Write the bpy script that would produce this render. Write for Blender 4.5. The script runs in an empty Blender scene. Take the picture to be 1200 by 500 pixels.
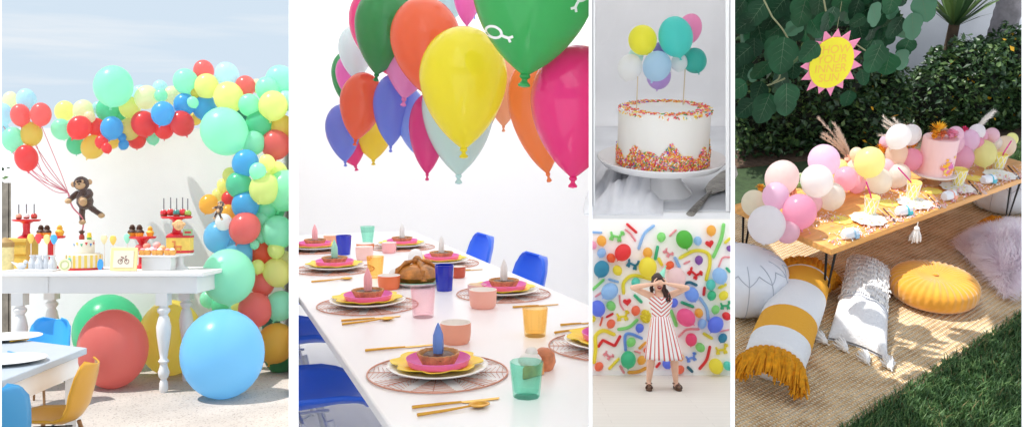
import bpy, bmesh, math, random
from mathutils import Vector, Matrix, Euler
R = math.radians
PI = math.pi
scene = bpy.context.scene
COL = scene.collection
rnd = random.Random(7)

# ------------------------------------------------------------------ camera and the five sets
F = 1000.0                      # focal length in photo pixels (photo is 1200 x 500)
CAM = Vector((0, 0, 4.0))
P0 = math.atan(0.09)            # camera looks slightly down
RM = Matrix.Rotation(-P0, 4, 'X')

class Set:
    """one of the five sets, each standing on its own sloped or level platform"""
    def __init__(self, horizon):
        self.p = math.atan((250 - horizon) / F)
        self.M = Matrix.Translation(CAM) @ RM @ Matrix.Rotation(self.p, 4, 'X')
        self.R = Matrix.Rotation(-self.p, 3, 'X')
        self.objs = []
    def ray(self, px, py):
        return self.R @ Vector(((px - 600) / F, 1, -(py - 250) / F))
    def z(self, px, py, z):
        d = self.ray(px, py); return d * (z / d.z)
    def y(self, px, py, y):
        d = self.ray(px, py); return d * (y / d.y)
    def m(self, p):             # metres per photo pixel at p
        return (self.R.transposed() @ Vector(p)).y / F

S1, S2, S3, S4, S5 = Set(250), Set(160), Set(-57), Set(250), Set(-180)

# ------------------------------------------------------------------ materials
def lin(h):
    if not isinstance(h, str): return tuple(h)
    h = h.lstrip('#'); o = []
    for i in (0, 2, 4):
        c = int(h[i:i+2], 16) / 255
        o.append(c / 12.92 if c <= .04045 else ((c + .055) / 1.055) ** 2.4)
    return tuple(o)

_m = {}
def M(name, col, rough=.5, metal=0., var=0., vs=8., bump=0., bs=30., trans=0., coat=0., sheen=0., spec=.5, sss=0., tl=.0):
    if name in _m: return _m[name]
    m = bpy.data.materials.new(name); m.use_nodes = True; _m[name] = m
    n, l = m.node_tree.nodes, m.node_tree.links
    b = n['Principled BSDF']; c = lin(col)
    b.inputs['Base Color'].default_value = (*c, 1)
    b.inputs['Roughness'].default_value = rough
    b.inputs['Metallic'].default_value = metal
    b.inputs['Specular IOR Level'].default_value = spec
    b.inputs['Coat Weight'].default_value = coat
    b.inputs['Coat Roughness'].default_value = .08
    b.inputs['Sheen Weight'].default_value = sheen
    if sss:
        b.inputs['Subsurface Weight'].default_value = sss
        b.inputs['Subsurface Radius'].default_value = (.02, .015, .012)
    tc = n.new('ShaderNodeTexCoord')
    if var:
        t = n.new('ShaderNodeTexNoise'); t.inputs['Scale'].default_value = vs; t.inputs['Detail'].default_value = 5
        l.new(tc.outputs['Object'], t.inputs['Vector'])
        r = n.new('ShaderNodeMapRange'); r.inputs['From Min'].default_value = .3; r.inputs['From Max'].default_value = .7
        r.inputs['To Min'].default_value = 1 - var; r.inputs['To Max'].default_value = 1 + var * .6
        l.new(t.outputs['Fac'], r.inputs['Value'])
        x = n.new('ShaderNodeVectorMath'); x.operation = 'SCALE'; x.inputs[0].default_value = c
        l.new(r.outputs['Result'], x.inputs['Scale']); l.new(x.outputs['Vector'], b.inputs['Base Color'])
    if bump:
        t = n.new('ShaderNodeTexNoise'); t.inputs['Scale'].default_value = bs; t.inputs['Detail'].default_value = 4
        l.new(tc.outputs['Object'], t.inputs['Vector'])
        u = n.new('ShaderNodeBump'); u.inputs['Strength'].default_value = bump; u.inputs['Distance'].default_value = .01
        l.new(t.outputs['Fac'], u.inputs['Height']); l.new(u.outputs['Normal'], b.inputs['Normal'])
    if trans:
        tr = n.new('ShaderNodeBsdfTranslucent'); tr.inputs['Color'].default_value = (*[k + (1 - k) * tl for k in c], 1)
        mx = n.new('ShaderNodeMixShader'); mx.inputs['Fac'].default_value = trans
        l.new(b.outputs[0], mx.inputs[1]); l.new(tr.outputs[0], mx.inputs[2])
        l.new(mx.outputs[0], n['Material Output'].inputs['Surface'])
    return m

def latex(h, pearl=False, gloss=False):
    c = [min(.94, k * 1.18 + .008) for k in lin(h)]
    return M('latex ' + h + (' pearl' if pearl else '') + (' glossy' if gloss else ''), c, rough=.13 if gloss else .28 if not pearl else .2, trans=.6 if not pearl else .45, tl=.3, coat=.9 if gloss or pearl else .3, spec=.4)

def glass(name, col, rough=.03, dens=.75):
    """tinted drinking glass: mostly see-through colour with a glossy surface"""
    if name in _m: return _m[name]
    m = bpy.data.materials.new(name); m.use_nodes = True; _m[name] = m
    n, l = m.node_tree.nodes, m.node_tree.links
    c = lin(col)
    t = n.new('ShaderNodeBsdfTransparent'); t.inputs['Color'].default_value = (*[(1 - dens + dens * k) ** .45 for k in c], 1)
    b = n['Principled BSDF']; b.inputs['Base Color'].default_value = (*c, 1); b.inputs['Roughness'].default_value = rough
    b.inputs['Coat Weight'].default_value = .5
    f = n.new('ShaderNodeLayerWeight'); f.inputs['Blend'].default_value = .35
    r = n.new('ShaderNodeMapRange'); r.inputs['To Min'].default_value = .03; r.inputs['To Max'].default_value = .32
    l.new(f.outputs['Facing'], r.inputs['Value'])
    x = n.new('ShaderNodeMixShader')
    l.new(r.outputs['Result'], x.inputs['Fac']); l.new(t.outputs[0], x.inputs[1]); l.new(b.outputs[0], x.inputs[2])
    l.new(x.outputs[0], n['Material Output'].inputs['Surface'])
    return m

# ------------------------------------------------------------------ mesh building
class MB:
    def __init__(self): self.v = []; self.f = []; self.mi = []
    def add(self, vs, fs, mt=None, mi=0):
        o = len(self.v)
        for p in vs:
            p = Vector(p); self.v.append(mt @ p if mt else p)
        for f in fs: self.f.append([o + i for i in f]); self.mi.append(mi)
        return self
    def box(self, c, s, mt=None, mi=0, rz=0):
        c = Vector(c); a = [Vector((x * s[0] / 2, y * s[1] / 2, z * s[2] / 2)) for x in (-1, 1) for y in (-1, 1) for z in (-1, 1)]
        if rz: a = [Matrix.Rotation(rz, 3, 'Z') @ p for p in a]
        return self.add([c + p for p in a], [(0,1,3,2),(4,6,7,5),(0,4,5,1),(2,3,7,6),(0,2,6,4),(1,5,7,3)], mt, mi)
    def lathe(self, prof, n=24, mt=None, mi=0, wob=None):
        """prof: (radius, z) list from bottom to top"""
        vs = []; fs = []; rows = []
        for r, z in prof:
            if r < 1e-6: rows.append([len(vs)]); vs.append((0, 0, z))
            else:
                row = []
                for k in range(n):
                    a = 2 * PI * k / n; q = r * (wob(a, r, z) if wob else 1)
                    row.append(len(vs)); vs.append((q * math.cos(a), q * math.sin(a), z))
                rows.append(row)
        for A, B in zip(rows, rows[1:]):
            for k in range(n):
                j = (k + 1) % n
                if len(A) == 1 and len(B) == 1: break
                if len(A) == 1: fs.append((A[0], B[j], B[k]))
                elif len(B) == 1: fs.append((A[k], A[j], B[0]))
                else: fs.append((A[k], A[j], B[j], B[k]))
        return self.add(vs, fs, mt, mi)
    def tube(self, pts, r, n=8, mt=None, mi=0, cap=True, flat=1.0):
        pts = [Vector(p) for p in pts]; N = len(pts)
        rs = r if isinstance(r, (list, tuple)) else [r] * N
        vs = []; fs = []; up = None
        for i, p in enumerate(pts):
            t = (pts[min(i + 1, N - 1)] - pts[max(i - 1, 0)])
            t = t.normalized() if t.length > 1e-9 else Vector((0, 0, 1))
            if up is None:
                up = Vector((0, 0, 1)) if abs(t.z) < .9 else Vector((1, 0, 0))
            s = t.cross(up).normalized(); u = s.cross(t).normalized(); up = u
            for k in range(n):
                a = 2 * PI * k / n
                vs.append(p + s * (rs[i] * math.cos(a)) + u * (rs[i] * flat * math.sin(a)))
        for i in range(N - 1):
            for k in range(n):
                j = (k + 1) % n
                fs.append((i*n + k, i*n + j, (i+1)*n + j, (i+1)*n + k))
        if cap:
            fs.append(tuple(range(n))[::-1]); fs.append(tuple((N-1)*n + k for k in range(n)))
        return self.add(vs, fs, mt, mi)
    def ell(self, c, r, n=16, mt=None, mi=0):
        if not isinstance(r, (list, tuple)): r = (r, r, r)
        m = n // 2
        prof = [(math.sin(PI * i / m), -math.cos(PI * i / m)) for i in range(m + 1)]
        prof[0] = (0, -1); prof[-1] = (0, 1)
        T = Matrix.Translation(Vector(c)) @ Matrix.Diagonal((*r, 1))
        return self.lathe(prof, n, (mt @ T) if mt else T, mi)
    def prism(self, poly, z0, z1, mt=None, mi=0):
        n = len(poly)
        vs = [(x, y, z0) for x, y in poly] + [(x, y, z1) for x, y in poly]
        fs = [tuple(range(n))[::-1], tuple(range(n, 2*n))] + [(i, (i+1) % n, n + (i+1) % n, n + i) for i in range(n)]
        return self.add(vs, fs, mt, mi)
    def grid(self, fn, nu, nv, mt=None, mi=0, closed=False):
        vs = [fn(i / (nu if closed else nu - 1), j / (nv - 1)) for j in range(nv) for i in range(nu)]
        fs = []
        for j in range(nv - 1):
            for i in range(nu if closed else nu - 1):
                k = (i + 1) % nu
                fs.append((j*nu + i, j*nu + k, (j+1)*nu + k, (j+1)*nu + i))
        return self.add(vs, fs, mt, mi)
    def mesh(self, name, mats, smooth=True, ang=40):
        me = bpy.data.meshes.new(name)
        me.from_pydata([tuple(p) for p in self.v], [], self.f)
        for m in (mats if isinstance(mats, (list, tuple)) else [mats]): me.materials.append(m)
        me.polygons.foreach_set('material_index', self.mi)
        me.validate()
        if smooth:
            me.polygons.foreach_set('use_smooth', [True] * len(me.polygons))
            bm = bmesh.new(); bm.from_mesh(me); bmesh.ops.recalc_face_normals(bm, faces=bm.faces)
            for e in bm.edges:
                if len(e.link_faces) == 2 and e.calc_face_angle(0) > R(ang): e.smooth = False
            bm.to_mesh(me); bm.free()
        me.update()
        return me
    def part(self, name, mats, parent, smooth=True, ang=40, label=None, bevel=0, kind=None, sub=0, solid=0):
        o = bpy.data.objects.new(name, self.mesh(name, mats, smooth, ang)); COL.objects.link(o)
        if parent is not None: o.parent = parent
        if label: o['label'] = label
        if kind: o['kind'] = kind
        if solid:
            b = o.modifiers.new('Solid', 'SOLIDIFY'); b.thickness = solid; b.offset = 0
        if bevel:
            b = o.modifiers.new('Bevel', 'BEVEL'); b.width = bevel; b.segments = 2; b.limit_method = 'ANGLE'; b.angle_limit = R(40)
        if sub:
            b = o.modifiers.new('Sub', 'SUBSURF'); b.levels = sub; b.render_levels = sub
        return o

def put(o, S, loc, rz=0, rot=None, scale=None):
    mt = S.M @ Matrix.Translation(Vector(loc))
    if rot is not None: mt = mt @ (rot.to_4x4() if not isinstance(rot, Euler) else rot.to_matrix().to_4x4())
    elif rz: mt = mt @ Matrix.Rotation(rz, 4, 'Z')
    if scale is not None:
        if not isinstance(scale, (list, tuple)): scale = (scale,) * 3
        mt = mt @ Matrix.Diagonal((*scale, 1))
    o.matrix_basis = mt
    S.objs.append(o)
    return o
def tag(o, label, cat, group=None, kind=None):
    o['label'] = label; o['category'] = cat
    if group: o['group'] = group
    if kind: o['kind'] = kind
    return o
def thing(name, label, cat, S, loc, rz=0, group=None, rot=None, scale=None):
    o = bpy.data.objects.new(name, None); o.empty_display_size = .05; COL.objects.link(o)
    put(o, S, loc, rz, rot, scale)
    return tag(o, label, cat, group)
def one(mb, name, mats, label, cat, S, loc=(0, 0, 0), rz=0, group=None, rot=None, scale=None, **k):
    o = mb.part(name, mats, None, **k); put(o, S, loc, rz, rot, scale)
    return tag(o, label, cat, group)
def struct(mb, name, mats, S, loc=(0, 0, 0), **k):
    o = mb.part(name, mats, None, **k); put(o, S, loc); o['kind'] = 'structure'; return o
def dup(root, S, loc, rz=0, label=None, scale=None, rot=None):
    r = root.copy(); COL.objects.link(r); put(r, S, loc, rz, rot, scale)
    if label: r['label'] = label
    for ch in root.children:
        c = ch.copy(); COL.objects.link(c); c.parent = r
        for g in ch.children:
            d = g.copy(); COL.objects.link(d); d.parent = c
    return r

def spline(pts, k=6):
    """Catmull-Rom through points"""
    P = [Vector(p) for p in pts]
    if len(P) < 3: return P
    P = [P[0] * 2 - P[1]] + P + [P[-1] * 2 - P[-2]]; o = []
    for i in range(1, len(P) - 2):
        a, b, c, d = P[i-1:i+3]
        for j in range(k):
            t = j / k
            o.append(.5 * ((2*b) + (c-a)*t + (2*a-5*b+4*c-d)*t*t + (3*b-a-3*c+d)*t**3))
    o.append(P[-2]); return o

# ------------------------------------------------------------------ balloons
_bm = {}
def balloon_mesh(kind, mat):
    key = (kind, mat.name)
    if key in _bm: return _bm[key]
    b = MB()
    n = 32
    if kind == 'round':
        prof = [(.055, -1.2), (.085, -1.19), (.04, -1.13), (.05, -1.09), (.16, -1.02)]
        for i in range(2, 17):
            a = PI * i / 16
            prof.append((math.sin(a), -math.cos(a) * (1.03 if a < PI/2 else 1.0)))
        prof[-1] = (0, 1.0)
        b.lathe(prof, n)
    else:                                       # drop: full round top that narrows to the neck
        prof = []
        for i in range(0, 25):
            a = i / 24
            z = -1.42 + 2.42 * a
            if z > 0: r = math.sqrt(max(0, 1 - z * z))
            else:
                t = -z / 1.42
                r = (1 - t ** 2.1) ** .78 * (1 - .12 * t)
            prof.append((max(r, .05), z))
        prof[-1] = (0, 1.0)
        prof.insert(-1, (.17, .9855)); prof.insert(-2, (.33, .944))
        b.lathe(prof, n)
    me = b.mesh('balloon', mat, ang=60)
    _bm[key] = me
    return me
def knot_mesh(mat):
    key = ('knot', mat.name)
    if key not in _bm:
        b = MB(); b.lathe([(0, -1.62), (.03, -1.615), (.095, -1.6), (.1, -1.57), (.05, -1.52), (.045, -1.49), (.085, -1.46), (.09, -1.43), (.06, -1.395), (0, -1.39)], 14)
        _bm[key] = b.mesh('knot', mat)
    return _bm[key]

def balloon(S, px, py, r, depth, col, label, group, ry=None, kind='round', rot=None, knot=False, pearl=False, name='balloon', mesh=None):
    p = S.y(px, py, depth); d = S.R.transposed() @ p
    st = math.sqrt(1 + (d.x**2 + d.z**2) / d.y**2)
    q = S.m(p); rx = r * q / st ** .75
    rz_ = (ry or r * 1.03) * q
    mat = latex(col, pearl, kind == 'drop')
    o = bpy.data.objects.new(name, mesh or balloon_mesh(kind, mat)); COL.objects.link(o)
    if rot is None: rot = Euler((rnd.uniform(-.5, .5), rnd.uniform(-.5, .5), rnd.uniform(0, 6)))
    if kind == 'drop':
        rz_ = rz_ / 1.21; p = p + Vector((0, 0, rz_ * .21))
    put(o, S, p, rot=rot, scale=(rx, rx, rz_))
    tag(o, label, 'balloon', group)
    if knot:
        k = bpy.data.objects.new('knot', knot_mesh(mat)); COL.objects.link(k); k.parent = o
    return o

# ------------------------------------------------------------------ shell chair (seat height .44)
def shell_chair(S, loc, rz, shell_col, label, group, legs=True, arms=.06, scale=None, leg_col=None):
    t = thing('shell_chair', label, 'chair', S, loc, rz, group, scale=scale)
    prof = [(.243, .405, .08), (.238, .413, .14), (.222, .425, .18), (.19, .437, .212), (.12, .44, .225), (0, .43, .23), (-.1, .425, .232), (-.17, .45, .235), (-.215, .52, .235), (-.245, .62, .232), (-.27, .72, .215), (-.285, .785, .17), (-.29, .805, .10)]
    def fn(u, v):
        k = v * (len(prof) - 1); i = min(int(k), len(prof) - 2); w = k - i
        y, z, hw = [prof[i][j] * (1 - w) + prof[i+1][j] * w for j in range(3)]
        s = u * 2 - 1; c = s * s
        lift = max(0, 1 - abs(v - .45) * 2.4)
        return (hw * s, y + (arms + .03) * c * min(1, max(0, v - .4) * 3), z + c * (.025 + arms * lift))
    b = MB(); b.grid(fn, 15, 31)
    b.part('shell', M('chair plastic ' + shell_col, shell_col, rough=.32, spec=.45), t, solid=.012)
    if legs:
        wood = M('white chair leg', (.82, .82, .82), rough=.4) if leg_col else M('chair leg wood', '#8a6238', rough=.5, var=.25, vs=14); wire = wood if leg_col else M('chair wire', '#151515', rough=.35, metal=.6)
        for sx in (-1, 1):
            for sy in (-1, 1):
                b = MB(); b.tube([(sx*.13, sy*.11 - .02, .40), (sx*.22, sy*.2 - .02, 0)], [.015, .011], 10); b.part('leg', wood, t)
        b = MB()
        A = {(sx, sy, h): Vector((sx*(.13 + .09*(1 - h/.4)), sy*(.11 + .09*(1 - h/.4)) - .02, h)) for sx in (-1, 1) for sy in (-1, 1) for h in (.36, .2)}
        for sx in (-1, 1):
            b.tube([A[sx, -1, .36], A[sx, 1, .2]], .004, 6); b.tube([A[sx, 1, .36], A[sx, -1, .2]], .004, 6)
            b.tube([A[-1, sx, .36], A[1, sx, .2]], .004, 6); b.tube([A[1, sx, .36], A[-1, sx, .2]], .004, 6)
        b.tube([(-.13, 0, .395), (.13, 0, .395)], .006, 6); b.tube([(0, -.13, .395), (0, .11, .395)], .006, 6)
        b.part('wire_brace', wire, t)
    return t
# ------------------------------------------------------------------ camera, sky, sun, ground
cd = bpy.data.cameras.new('camera'); cam = bpy.data.objects.new('camera', cd); COL.objects.link(cam)
cam.location = CAM; cam.rotation_euler = (PI/2 - P0, 0, 0)
cd.sensor_width = 36; cd.lens = F / 1200 * 36; cd.clip_start = .05; cd.clip_end = 4000
scene.camera = cam
SUN_EL, SUN_AZ = R(64), R(-103)                  # high, from the front left
w = bpy.data.worlds.new('World'); scene.world = w; w.use_nodes = True
n, l = w.node_tree.nodes, w.node_tree.links
sk = n.new('ShaderNodeTexSky'); sk.sky_type = 'NISHITA'; sk.sun_disc = False
sk.sun_elevation = SUN_EL; sk.sun_rotation = SUN_AZ; sk.air_density = 1.0; sk.dust_density = .4; sk.ozone_density = 1.0
hz = n.new('ShaderNodeHueSaturation'); hz.inputs['Saturation'].default_value = .6      # light summer haze
mn = n.new('ShaderNodeVectorMath'); mn.operation = 'MINIMUM'; mn.inputs[1].default_value = (3.35, 3.95, 4.55)   # haze takes the glare out of the low sky
# thin streaks of high cloud
tc = n.new('ShaderNodeTexCoord'); mp = n.new('ShaderNodeMapping'); mp.inputs['Rotation'].default_value = (0, R(-28), 0); mp.inputs['Scale'].default_value = (2.2, 2.2, 26)
no = n.new('ShaderNodeTexNoise'); no.inputs['Scale'].default_value = 1.6; no.inputs['Detail'].default_value = 5
l.new(tc.outputs['Generated'], mp.inputs['Vector']); l.new(mp.outputs[0], no.inputs['Vector'])
cr = n.new('ShaderNodeMapRange'); cr.inputs['From Min'].default_value = .52; cr.inputs['From Max'].default_value = .72; cr.inputs['To Max'].default_value = .55; l.new(no.outputs['Fac'], cr.inputs['Value'])
cm = n.new('ShaderNodeMix'); cm.data_type = 'RGBA'; cm.inputs['B'].default_value = (4.6, 4.7, 4.8, 1); l.new(cr.outputs[0], cm.inputs['Factor'])
l.new(sk.outputs[0], hz.inputs['Color']); l.new(hz.outputs[0], mn.inputs[0]); l.new(mn.outputs[0], cm.inputs['A']); l.new(cm.outputs['Result'], n['Background'].inputs['Color']); n['Background'].inputs['Strength'].default_value = .2
sd = bpy.data.lights.new('sun', 'SUN'); sd.energy = 5.0; sd.angle = R(.5); sd.color = (1, .97, .93)
sun = bpy.data.objects.new('sun', sd); COL.objects.link(sun)
sv = Vector((math.sin(SUN_AZ) * math.cos(SUN_EL), math.cos(SUN_AZ) * math.cos(SUN_EL), math.sin(SUN_EL)))
sun.rotation_euler = sv.to_track_quat('Z', 'Y').to_euler(); sun.location = sv * 30
scene.view_settings.view_transform = 'Standard'; scene.view_settings.look = 'None'; scene.view_settings.exposure = 0
try:
    scene.cycles.max_bounces = 14; scene.cycles.diffuse_bounces = 10; scene.cycles.transparent_max_bounces = 16
except Exception: pass

WHITE = M('white paint', (.86, .86, .85), rough=.6, bump=.03, bs=60)
BOARD = M('white board paint', (.95, .95, .95), rough=.55)
SCRIM = M('white canopy cloth', (.99, .97, .94), rough=.9, trans=.98)  # translucent cloth of the added overhead diffusers

g = MB(); g.box((0, 0, -.1), (3000, 3000, .2))
o = g.part('ground', M('pale paving', (.82, .81, .79), rough=.9, var=.08, vs=.6, bump=.2, bs=4), None); o['kind'] = 'structure'

def diffuser(t, wx, wy, nx, ny, mat=None):  # unseen cloth added to soften light; bars give window-like reflections
    b = MB(); b.add([(-wx/2, -wy/2, 0), (wx/2, -wy/2, 0), (wx/2, wy/2, 0), (-wx/2, wy/2, 0)], [(0, 1, 2, 3)]); b.part('cloth', mat or SCRIM, t, smooth=False)
    for i in range(nx + 1):
        x = -wx/2 + wx*i/nx; b = MB(); b.box((x, 0, -.02), (.03, wy, .03)); b.part('bar', WHITE, t)
    for j in range(ny + 1):
        y = -wy/2 + wy*j/ny; b = MB(); b.box((0, y, -.021), (wx, .03, .028)); b.part('bar', WHITE, t)

# upright white partition boards: wedges that run away from the camera, between the sets
def partition(x0, x1, y0, y1, label, name='partition_wall', top_h=None, low=None):
    """x0,x1: photo columns of the front edge; y0,y1 distance range; heights follow the added cloth diffusers"""
    b = MB(); T = Matrix.Translation(CAM) @ RM
    a, c = (x0 - 600) / F, (x1 - 600) / F
    V = []
    for y in (y0, y1):
        for u in (a, c):
            V.append((u * y, y, -.29 * y1 - .2)); V.append((u * y, y, low if (low and y == y1) else (top_h or .27 * y1 + .2)))
    vs = [T @ Vector(p) for p in V]
    b.add(vs, [(0,1,3,2),(4,6,7,5),(0,4,5,1),(2,3,7,6),(1,5,7,3),(0,2,6,4)])
    o = b.part(name, BOARD, None, smooth=False)
    return tag(o, label, 'wall')
# ================================================================== SET 1: patio party with balloon arch, dessert table, giant balloons
H1 = 1.15; GZ = -H1
def conc():
    m = M('patio concrete', (.45, .40, .355), rough=.9, var=.12, vs=3, bump=.35, bs=60)
    n, l = m.node_tree.nodes, m.node_tree.links
    t = n.new('ShaderNodeTexNoise'); t.inputs['Scale'].default_value = 90; t.inputs['Detail'].default_value = 2
    tc = n.new('ShaderNodeTexCoord'); l.new(tc.outputs['Object'], t.inputs['Vector'])
    r = n.new('ShaderNodeMapRange'); r.inputs['From Min'].default_value = .34; r.inputs['From Max'].default_value = .42; r.inputs['To Min'].default_value = .55
    l.new(t.outputs['Fac'], r.inputs['Value'])
    b = n['Principled BSDF']; src = b.inputs['Base Color'].links[0].from_socket
    x = n.new('ShaderNodeVectorMath'); x.operation = 'SCALE'; l.new(src, x.inputs[0]); l.new(r.outputs['Result'], x.inputs['Scale']); l.new(x.outputs['Vector'], b.inputs['Base Color'])
    return m
b = MB(); b.box((-4.0, 4.0, GZ - .1), (9, 8.4, .2)); struct(b, 'patio', conc(), S1)
# white garden wall
wy = 6.75
pL, pR = S1.y(13, 250, wy).x, S1.y(331, 250, wy).x
wt = S1.y(100, 150, wy).z
one(MB().box(((pL+pR)/2, wy + .1, (GZ + wt)/2), (pR-pL, .2, wt - GZ)), 'garden_wall', M('stucco white', (.88, .875, .87), rough=.9, var=.06, vs=1.6, bump=.25, bs=120), 'white stucco wall behind the dessert table', 'wall', S1, smooth=False)
t = thing('wooden_fence', 'weathered grey brown fence at the left edge beyond the white wall', 'fence', S1, S1.y(0, 421, 7.2))
for k in range(7):
    b = MB(); b.box((.16 - k*.15, rnd.uniform(-.01, .01), .74), (.14, .03, 1.5)); b.part('board', M('weathered wood', '#8d8578', rough=.85, var=.35, vs=12, bump=.3), t)
b = MB(); b.box((-.3, .04, .3), (1.1, .03, .1)); b.box((-.3, .04, 1.2), (1.1, .03, .1)); b.part('rail', M('weathered wood', '#8d8578'), t)
def leaf_blob(b, c, rad, n, size, seed=1, flat=1.0, shell=.35):
    r_ = random.Random(seed)
    for _ in range(n):
        d = Vector((r_.gauss(0,1), r_.gauss(0,1), r_.gauss(0,1))).normalized() * (r_.uniform(shell, 1))
        p = Vector(c) + Vector((d.x*rad[0], d.y*rad[1], d.z*rad[2]))
        L = size * r_.uniform(.6, 1.3); W = L * r_.uniform(.4, .6)
        q = Euler((r_.uniform(-1.1, 1.1), r_.uniform(-1.1, 1.1), r_.uniform(0, 6.28))).to_matrix()
        pts = [(0, -L/2, 0), (W/2, -.05*L, .1*W), (0, L/2, 0), (-W/2, -.05*L, .1*W)]
        b.add([p + q @ Vector(v) for v in pts], [(0, 1, 2), (0, 2, 3)], mi=r_.choice((0, 0, 0, 1, 1, 2)))
LEAF = [M('leaf dark', (.018, .05, .015), rough=.45, trans=.25), M('leaf mid', (.04, .1, .028), rough=.42, trans=.25), M('leaf light', (.1, .19, .05), rough=.45, trans=.3)]
def shrub(S, loc, rad, n, size, label, seed, cat='shrub', group=None):
    t = thing('shrub', label, cat, S, loc, 0, group)
    b = MB(); leaf_blob(b, (0, 0, rad[2]), rad, n, size, seed); b.part('foliage', LEAF, t, smooth=False)
    b = MB()
    r_ = random.Random(seed)
    for k in range(7):
        a = r_.uniform(0, 6.28); b.tube(spline([(0, 0, 0), (rad[0]*.25*math.cos(a), rad[1]*.25*math.sin(a), rad[2]*.8), (rad[0]*.6*math.cos(a), rad[1]*.6*math.sin(a), rad[2]*1.5)], 4), [.02 - .0017*i for i in range(9)], 6)
    b.part('stem', M('bark', '#4a3b2c', rough=.9, var=.3, vs=20), t)
    return t
shrub(S1, S1.y(4, 420, 7.45), (.3, .25, .85), 900, .07, 'ivy green shrub at the left edge above the fence', 5)
shrub(S1, S1.y(336, 420, 7.1), (.2, .3, .95), 1100, .07, 'dark green shrub at the right end of the white wall', 8)

# ------------------------------------------------ balloon arch
C1 = dict(y='#fbe692', Y='#f8d064', p='#fcf0c0', m='#9ceac8', g='#62cda2', b='#4fb0e4', B='#74c2f0', l='#b9dcf2', r='#f0484a', c='#f66e6a', w='#dfeefa', o='#e4532c', a='#e9b43a', t='#2f8f86', d='#1c8a58')
CN = dict(y='yellow', Y='golden yellow', p='pale yellow', m='mint', g='jade green', b='blue', B='sky blue', l='light blue', r='red', c='coral red', w='white', o='orange red', a='amber', t='teal', d='dark green')
gA = 'balloons of the arch round the white wall'
def ab(c, px, py, r, lay, where, ry=None, base=6.35):
    balloon(S1, px, py, r*1.12, base + lay*.15, C1[c], CN[c] + ' balloon ' + where, gA, ry=ry)
B1 = [
 ('y',75.6,130,10.5,1,'at the far left tip of the arch'),('m',72,151.5,11,0,'lowest at the left tip of the arch'),('p',98,130,11.5,1,'above the first red one, arch left'),
 ('p',105,137,6,0,'small one tucked right above the first red one'),('r',93,149.6,12.5,-.3,'first big red one from the arch left tip'),('g',89,169.5,10,.8,'hanging below the first red one'),
 ('Y',109,172,12.5,.3,'hanging lowest on the left part of the arch'),('r',113,149,9.5,.4,'half hidden left of the blue one under the big mint one'),('g',127,129,13,1,'right below the big mint one'),
 ('l',115,126,6.5,1.2,'left of the big mint one, peeking out'),('b',131,150,12,-.5,'under the big mint one on the left'),('m',133,101,21,-.3,'giant one standing high on the left part of the arch'),('r',119,166,7,-.6,'small one right of the lowest golden one'),
 ('r',125,173.6,5.5,-.8,'tiny one at the very bottom left of the arch'),('Y',132,166,7.5,.3,'small one below the left blue one'),('b',143,161,4.5,-.2,'tiny upper one of a pair right of the left blue one'),
 ('b',145,169.5,5.5,-.1,'tiny lower one of a pair right of the left blue one'),('y',152,126,11.5,.6,'right of the big mint one'),('y',152,151.5,11.5,.3,'left of the second big red one'),
 ('g',142,133.5,8,1.2,'hidden behind the yellow ones right of the big mint one'),('r',168.7,145,13.5,-.2,'second big red one from the left'),('r',160,163,10,.7,'behind and under the second big red one'),
 ('p',171.6,114,12.5,.6,'on top above the second big red one'),('l',164,110,9,1.4,'behind the top pale yellow one'),('l',188,103,8,.9,'small one on top of the arch centre'),
 ('m',188.5,112,7,.4,'small one above the central blue one'),('b',191,133,12.5,-.7,'in front between two big red ones'),('r',192,151,10.5,.2,'directly under the central blue one'),
 ('r',213,144.6,13,-.2,'third big red one, right of the central blue one'),('m',179,162,7,1,'small one peeking below the red ones'),('p',201,112,10,1,'behind the small mint one at the arch centre'),
 ('m',218,96,13.5,.2,'high on the arch right of centre'),('b',216,122.5,11.5,.1,'under the high mint one'),('m',226,120,6,-.6,'small one overlapping two blue ones'),
 ('Y',229,109,5,.1,'tiny one under the high mint one'),('c',238.7,83,11,.9,'highest red one at the arch top'),('y',242,101,13,.2,'below the highest red one'),
 ('b',240,126,13,.5,'just left above the giant mint one'),('Y',229,139,7,1,'peeking out left of the giant mint one'),('l',266,87,12.5,.6,'top of the arch next to the highest red one'),
 ('y',268,114,16,-.1,'big one directly above the giant mint one'),('m',262.8,153.7,25,-1.0,'giant one under the arch corner'),('c',287.5,101,11,.5,'right of the big yellow one at the corner'),
 ('m',292,123,11.5,-.3,'between the corner yellow one and the right yellow one'),('m',313,104.6,12.5,.3,'upper right corner, below the pale top one'),('p',301,101,7.5,.9,'squeezed behind the upper right corner mint one'),
 ('m',329,95,16,1.0,'highest at the right edge of the arch'),('y',320,124,15.5,-.2,'right one with no print near the right edge'),('l',335,118,11,.6,'at the right edge behind the yellow one'),
 ('g',303,146.5,14.5,-.1,'right of the giant mint one'),('Y',330,149,13,.3,'at the right edge above the coral one'),('t',284,136,10,.9,'dark one behind the corner mint ones'),
 ('m',297,167.5,12.5,-.6,'in front under the jade one right of the giant one'),('c',323,169.4,15.5,-.1,'big one at the right edge near the arch corner')]
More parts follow.
